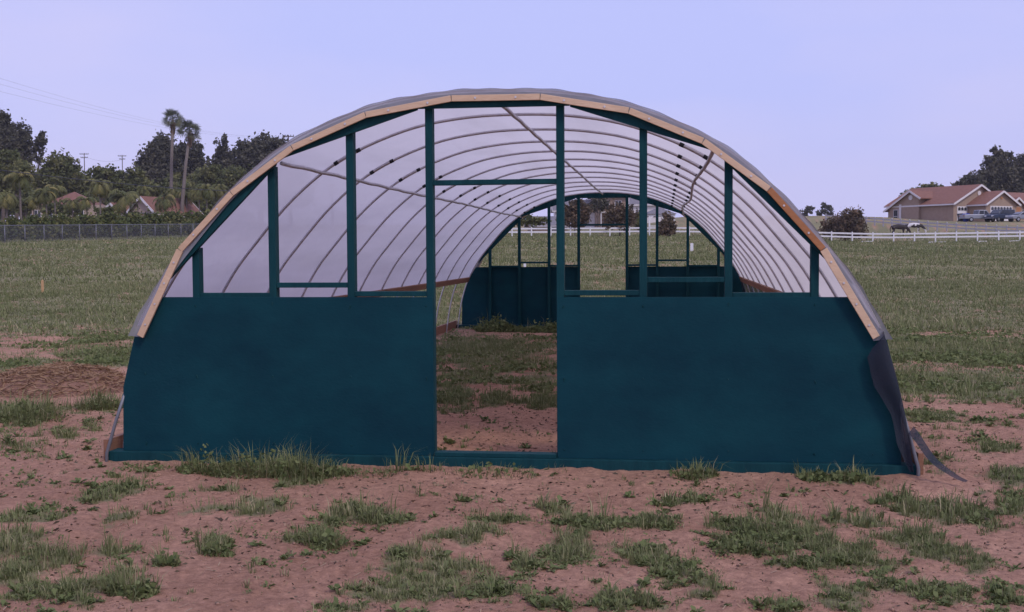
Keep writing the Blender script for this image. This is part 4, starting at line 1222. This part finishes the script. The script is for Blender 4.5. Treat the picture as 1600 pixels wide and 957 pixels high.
def clear_of_walls(x, y):
    wall = (np.abs(x) < 3.08) & (((y > -0.10) & (y < 0.15)) | ((y > GL-0.15) & (y < GL+.1)))
    side = (np.abs(np.abs(x)-3.03) < 0.10) & (y > -.1) & (y < GL+.1)
    return ~(wall | side)

def blades(x, y, h, w, lean, az, tint, name, mid=True):
    n = len(x); z = gz(x, y)-0.004
    dx = np.cos(az); dy = np.sin(az); sx = -dy*w*.5; sy = dx*w*.5
    l = h*lean
    base = np.stack([x, y, z], 1); S = np.stack([sx, sy, 0*sx], 1)
    tip = base+np.stack([dx*l, dy*l, h*np.sqrt(np.clip(1-lean*lean*.6, .12, 1))], 1)
    if mid:
        md = base+np.stack([dx*l*.32, dy*l*.32, h*.62], 1)
        V = np.stack([base-S, base+S, md+S*.75, md-S*.75, tip], 1).reshape(-1, 3)
        k = np.arange(n)[:, None]*5
        F = np.concatenate([k+np.array([[0,1,2]]), k+np.array([[0,2,3]]), k+np.array([[3,2,4]])])
        t = np.repeat(tint, 5)
    else:
        V = np.stack([base-S, base+S, tip], 1).reshape(-1, 3)
        F = np.arange(3*n).reshape(-1, 3); t = np.repeat(tint, 3)
    return V, F, t

def grass_ring(r0, r1, tufts, per, hmin, hmax, w, rad, mid):
    x, y, r = sample_wedge(r0, r1, tufts)
    c = cover(x, y); hn = fbm(x*.7, y*.7, 81, 3)
    k = (rng.random(len(x)) < c**1.3) & clear_of_walls(x, y)
    x, y, r, c, hn = x[k], y[k], r[k], c[k], hn[k]
    nt = len(x)
    hh = (hmin+(hmax-hmin)*np.clip((hn-.3)/.4, 0, 1)*rng.random(nt)**1.5)*(0.55+.45*c)
    tall = rng.random(nt) < .06; hh = np.where(tall, hh*1.9, hh)
    tt = np.clip(0.10+0.5*fbm(x*.35, y*.35, 91, 3)+(rng.random(nt)-.5)*.35, 0, 1)
    i = np.repeat(np.arange(nt), per); n = len(i)
    a = rng.random(n)*2*math.pi; rr = rad*np.sqrt(rng.random(n))
    bx = x[i]+np.cos(a)*rr; by = y[i]+np.sin(a)*rr
    h = hh[i]*(.45+.75*rng.random(n)); lean = np.clip(.25+.75*rr/rad*rng.random(n)+rng.normal(size=n)*.15, .05, 1.2)
    t = np.clip(tt[i]+(rng.random(n)-.5)*.25+(rng.random(n) < .12)*.5, 0, 1)
    ok = clear_of_walls(bx, by)
    return blades(bx[ok], by[ok], h[ok], w*(.7+.6*rng.random(ok.sum())), lean[ok], (a+rng.normal(size=n)*.6)[ok], t[ok], '', mid)

def join(parts):
    V=[];F=[];T_=[];o=0
    for v, f, t in parts: V.append(v); F.append(f+o); T_.append(t); o += len(v)
    return np.concatenate(V), np.concatenate(F), np.concatenate(T_)

G = [grass_ring(3.2, 7, 15000, 6, .02, .07, .0045, .055, True),
     grass_ring(3.2, 7, 6500, 13, .045, .125, .0048, .022, True),
     grass_ring(7, 13, 24000, 5, .025, .09, .0065, .08, True),
     grass_ring(7, 13, 9000, 11, .05, .145, .0068, .03, True),
     grass_ring(13, 24, 34000, 6, .04, .15, .013, .11, False),
     grass_ring(24, 45, 42000, 5, .05, .20, .028, .22, False),
     grass_ring(45, 85, 34000, 4, .07, .26, .06, .45, False),
     grass_ring(85, 160, 34000, 4, .10, .34, .12, .9, False)]
V, F, t = join(G)
tag(npmesh('field_grass', V, F, 3, M['grass'], tint=t), 'low patchy green grass growing over the red soil', 'grass', kind='stuff')

# flat leafy weeds between the grass
def weeds(r0, r1, n, per, size, rad, hz):
    x, y, r = sample_wedge(r0, r1, n)
    c = cover(x, y); q = fbm(x*1.3+50, y*1.3, 101, 3)
    k = (rng.random(n) < c*np.clip((q-.38)*4, 0.08, 1)) & clear_of_walls(x, y)
    x, y = x[k], y[k]; i = np.repeat(np.arange(len(x)), per); m_ = len(i)
    a = rng.random(m_)*2*math.pi; rr = rad*np.sqrt(rng.random(m_)); bx = x[i]+np.cos(a)*rr; by = y[i]+np.sin(a)*rr
    ok = clear_of_walls(bx, by); bx, by, i = bx[ok], by[ok], i[ok]
    bz = gz(bx, by)+hz*rng.random(len(bx))*(1-0.6*rr[ok]/rad)+.006
    C = np.stack([bx, by, bz], 1)
    V, F = leaf_quads(C, np.full(len(C), size), flat=.55, aspect=1.25)
    tt = rng.random(len(x))[i]*.6+rng.random(len(i))*.4
    return V, F, np.repeat(tt, 4)
def rosettes(r0, r1, n, l0, l1):
    x, y, r = sample_wedge(r0, r1, n)
    c = cover(x, y); q = fbm(x*1.3+50, y*1.3, 101, 3)
    k = (rng.random(n) < np.maximum(c, .02)*np.clip((q-.36)*4, 0.1, 1)) & clear_of_walls(x, y)
    x, y = x[k], y[k]; per = 13; i = np.repeat(np.arange(len(x)), per); m_ = len(i)
    sz = (l0+(l1-l0)*rng.random(len(x))**2)[i]*(.6+.7*rng.random(m_))
    a = rng.random(m_)*2*math.pi; el = .15+.9*rng.random(m_)**1.6
    d = np.stack([np.cos(a)*np.cos(el), np.sin(a)*np.cos(el), np.sin(el)], 1); sd = np.stack([-np.sin(a), np.cos(a), (rng.random(m_)-.5)*.8], 1)
    bx = x[i]+(rng.random(m_)-.5)*.03; by = y[i]+(rng.random(m_)-.5)*.03
    ok = clear_of_walls(bx+d[:, 0]*sz, by+d[:, 1]*sz)
    b = np.stack([bx, by, gz(bx, by)], 1); L = d*sz[:, None]; w = sd*(sz*(.16+.16*rng.random(m_)))[:, None]
    V = np.stack([b, b+L*.62+w+np.array([0, 0, .004]), b+L+np.array([0, 0, -.006]), b+L*.62-w+np.array([0, 0, .004])], 1)[ok].reshape(-1, 3)
    tt = (rng.random(len(x))[i]*.6+rng.random(m_)*.4)[ok]
    return V, np.arange(len(V)).reshape(-1, 4), np.repeat(tt, 4)
W = [rosettes(3.2, 7, 11000, .018, .055), rosettes(7, 13, 14000, .022, .065), weeds(3.2, 7, 5000, 12, .013, .08, .035), weeds(7, 13, 6000, 10, .019, .11, .045), weeds(13, 24, 9000, 10, .045, .15, .08)]
V, F, t = join(W)
tag(npmesh('leafy_weeds', V, F, 4, M['weed'], tint=t), 'flat leafy weeds spreading between the grass tufts', 'weeds', kind='stuff')

# dry straw bits and crumbs of soil on the bare ground
def litter():
    parts = []
    for r0, r1, n, L in ((3.2, 7, 1300, .04), (7, 14, 1300, .055)):
        x, y, r = sample_wedge(r0, r1, n); k = clear_of_walls(x, y) & (rng.random(n) < .25+.75*fbm(x*1.5, y*1.5, 111, 3)**2*2); x, y = x[k], y[k]; n = len(x)
        a = rng.random(n)*6.28; l = L*(.4+rng.random(n)); z = gz(x, y)+.005
        d = np.stack([np.cos(a)*l, np.sin(a)*l, rng.random(n)*.012], 1)*.5; s = np.stack([-np.sin(a), np.cos(a), 0*a], 1)*.0016*(1+r0/7)
        c = np.stack([x, y, z], 1); V = np.stack([c-d-s, c-d+s, c+d+s, c+d-s], 1).reshape(-1, 3)
        parts.append((V, np.arange(4*n).reshape(-1, 4), np.repeat(rng.random(n), 4)))
    V, F, t = join(parts)
    tag(npmesh('straw_litter', V, F, 4, M['straw'], tint=t), 'scattered dry straw bits on the bare soil', 'straw', kind='stuff')
    # dark scraps of dead weed
    parts = []
    for r0, r1, n, L in ((3.2, 7, 4200, .010), (7, 13, 5200, .016)):
        x, y, r = sample_wedge(r0, r1, n); k = clear_of_walls(x, y) & (rng.random(n) < np.clip((fbm(x*1.2+7, y*1.2, 151, 3)-.3)*2.6, .05, 1)); x, y = x[k], y[k]
        C = np.stack([x, y, gz(x, y)+.004], 1); V, F = leaf_quads(C, np.full(len(C), L), flat=.8, aspect=2.4)
        parts.append((V, F, np.repeat(rng.random(len(C)), 4)))
    V, F, t = join(parts)
    tag(npmesh('dead_weed_scraps', V, F, 4, M['scraps'], tint=t), 'dark scraps of dead weed strewn over the soil', 'plant litter', kind='stuff')
    # pebbles and clods
    x, y, r = sample_wedge(3.2, 12, 15000); k = clear_of_walls(x, y) & (cover(x, y) < .5); x, y, r = x[k], y[k], r[k]
    s = .003+.014*rng.random(len(x))**4; z = gz(x, y)
    oc = np.array([(1,0,0),(0,1,0),(-1,0,0),(0,-1,0),(0,0,.8),(0,0,-.5)]); fc = np.array([(0,1,4),(1,2,4),(2,3,4),(3,0,4),(1,0,5),(2,1,5),(3,2,5),(0,3,5)])
    jit = .7+.6*rng.random((len(x), 6, 1))
    V = (np.stack([x, y, z], 1)[:, None, :]+oc[None]*s[:, None, None]*jit).reshape(-1, 3); F = (np.arange(len(x))[:, None, None]*6+fc[None]).reshape(-1, 3)
    tag(npmesh('soil_crumbs', V, F, 3, M['stone'], smooth=False), 'small clods and pebbles on the bare soil', 'clods', kind='stuff')
litter()

# heap of rotted straw at the left of the greenhouse
def heap():
    x0, y0, tt = pxg(90, 608)
    L = .62*tt/FPX*190; root = empty('straw_heap', (x0, y0, 0), -.15)
    mb = MB(); rows = []
    nx, ny = 60, 26
    def hz(a, b):
        e = max(0, 1-(a/1.0)**2-(b/1.0)**2)
        return .30*e**.8*(.65+.7*float(fbm(np.array([a*4+3]), np.array([b*2.5]), 121, 4)[0]))-.02
    for j in range(ny+1):
        b = -1+2*j/ny
        rows.append([(a*1.0*L, b*.85, hz(a, b)+float(gz(np.array([x0+a*L]), np.array([y0+b*.85]))[0])) for a in np.linspace(-1, 1, nx+1)])
    mb.grid(rows).build('heap', M['mound'], root, smooth=True)
    n = 2600; a = rng.random(n)*2-1; b = rng.random(n)*2-1; k = a*a+b*b < .95; a, b = a[k], b[k]; n = len(a)
    z = np.array([hz(p, q) for p, q in zip(a, b)]); c = np.stack([a*L, b*.85, z+.012], 1)
    d = rand_unit(n)*(.04+.10*rng.random((n, 1))); d[:, 2] *= .35; s = np.cross(d, rand_unit(n)); s /= np.linalg.norm(s, axis=1)[:, None]; s *= .005
    V = np.stack([c-d-s, c-d+s, c+d+s, c+d-s], 1).reshape(-1, 3)
    o = npmesh('straw', V, np.arange(4*n).reshape(-1, 4), 4, M['straw'], root, tint=np.repeat(rng.random(n)**2*.45, 4)); o['kind'] = 'stuff'
    tag(root, 'low brown heap of rotted straw left of the greenhouse', 'straw heap')
heap()

# single clumps that stand out
def clump(name, label, u, v, n, rad, h, leafy=0, width=.006, leafsize=.03, at_xy=None):
    if at_xy: x0, y0 = at_xy
    else: x0, y0, _ = pxg(u, v)
    z0 = float(gz(np.array([x0]), np.array([y0]))[0]); root = empty(name, (x0, y0, z0))
    a = rng.random(n)*6.28; rr = rad*np.sqrt(rng.random(n)); bx = x0+np.cos(a)*rr; by = y0+np.sin(a)*rr*.7
    if y0 < 0.2: by = np.minimum(by, -.06)
    hh = h*(.25+.95*rng.random(n)**1.6)*(1.05-.3*(rr/rad)**2)*(.35+1.3*fbm(bx*7, by*7, 131, 2)); lean = np.clip(.3+.85*rr/rad*rng.random(n)+rng.normal(size=n)*.3, .05, 1.25)
    V, F, t = blades(bx, by, hh, width*(.7+.6*rng.random(n)), lean, a+rng.normal(size=n)*.7, np.clip(.15+.35*rng.random(n)+(rng.random(n)<.1)*.5, 0, 1), '', True)
    if y0 < 0.2 and y0 > -.6: V[:, 1] = np.minimum(V[:, 1], -.036)
    npmesh('blades', V-np.array([x0, y0, z0]), F, 3, M['grass'], root, tint=t)['kind'] = 'stuff'
    if leafy:
        a = rng.random(leafy)*6.28; rr = rad*np.sqrt(rng.random(leafy)); x = x0+np.cos(a)*rr; y = y0+np.sin(a)*rr*.7
        z = gz(x, y)+h*1.3*rng.random(leafy)**1.5*(1-.8*(rr/rad)**2)*(.1+1.3*np.clip(fbm(x*8, y*8, 141, 2)-.2, 0, 1))
        C = np.stack([x, y, z], 1)
        if y0 < 0.2 and y0 > -.6: C[:, 1] = np.minimum(C[:, 1], -.06)
        V, F = leaf_quads(C, np.full(leafy, leafsize), flat=.4, aspect=1.3)
        npmesh('leaves', V-np.array([x0, y0, z0]), F, 4, M['weed'], root, tint=np.repeat(rng.random(leafy), 4))['kind'] = 'stuff'
    tag(root, label, 'weed clump', 'weed clumps standing out from the grass')
clump('weed_clump','leafy clump against the left front panel',320,735,160,.22,.17,500,leafsize=.020)
clump('weed_clump','big leafy clump in the middle of the left front panel',405,738,420,.34,.22,900,leafsize=.020)
clump('grass_clump','tall grass clump at the right end of the weeds on the left panel',462,744,420,.26,.24,250)
clump('grass_clump','grass clump beside the tall one towards the doorway',512,742,300,.20,.17,120)
clump('weed_clump','thin low weeds at the left end of the left front panel',225,732,70,.22,.08,120,leafsize=.018)
clump('grass_clump','sparse low grass on the left panel between the clumps and the doorway',575,741,90,.22,.10,60,leafsize=.018)
clump('grass_clump','wispy dry grass against the panel just left of the doorway',622,734,60,.10,.20)
clump('grass_clump','small grass clump at the doorway left edge',672,734,70,.12,.16)
clump('grass_clump','low grass in front of the doorway sill',770,738,160,.30,.09,60)
clump('grass_clump','grass clump against the right front panel near its middle',1085,744,170,.18,.16,120)
clump('weed_clump','small leafy weed at the foot of the right panel near the corner',1275,747,70,.14,.10,220)
clump('weed_clump','small leafy weed nearest the right front corner',1330,749,60,.16,.09,260)
clump('grass_clump','spiky grass tuft at the lower left',206,925,260,.13,.16,200,width=.005)
clump('grass_clump','small spiky tuft right of the lower left one',260,882,110,.07,.11,60,width=.005)
clump('grass_clump','tuft on bare soil below the left panel',340,862,160,.09,.12,60,width=.005)
clump('grass_clump','round bushy grass tuft below the left of the doorway',508,846,340,.13,.14,60,width=.005)
clump('grass_clump','grass clump left of the straw heap front',40,655,420,.42,.26,300)
clump('grass_clump','round grass clump right of the straw heap front',155,638,360,.22,.26,160)
clump('weed_clump','grey green weed in front of the rear wall left of its doorway',0,0,120,.45,.40,900,leafsize=.05,at_xy=(-2.05,14.3))
clump('weed_clump','lower grey green weed right of the taller one at the rear wall',0,0,120,.55,.30,900,leafsize=.05,at_xy=(-1.15,14.2))

# ------------------------------------------------------------------ thin haze over the valley
def haze():
    X = bpy.data.materials.new('haze'); X.use_nodes = True; N, L = X.node_tree.nodes, X.node_tree.links
    N.clear(); o = N.new('ShaderNodeOutputMaterial'); v = N.new('ShaderNodeVolumePrincipled')
    v.inputs['Color'].default_value = (0.86, 0.84, 0.92, 1); v.inputs['Density'].default_value = 0.00022; v.inputs['Anisotropy'].default_value = 0.2
    L.new(v.outputs[0], o.inputs['Volume'])
    b = MB().box(-960, 960, -960, 960, -3.0, 70.0).build('haze', X)
    tag(b, 'thin pale haze over the whole valley', 'haze', kind='stuff')
haze()
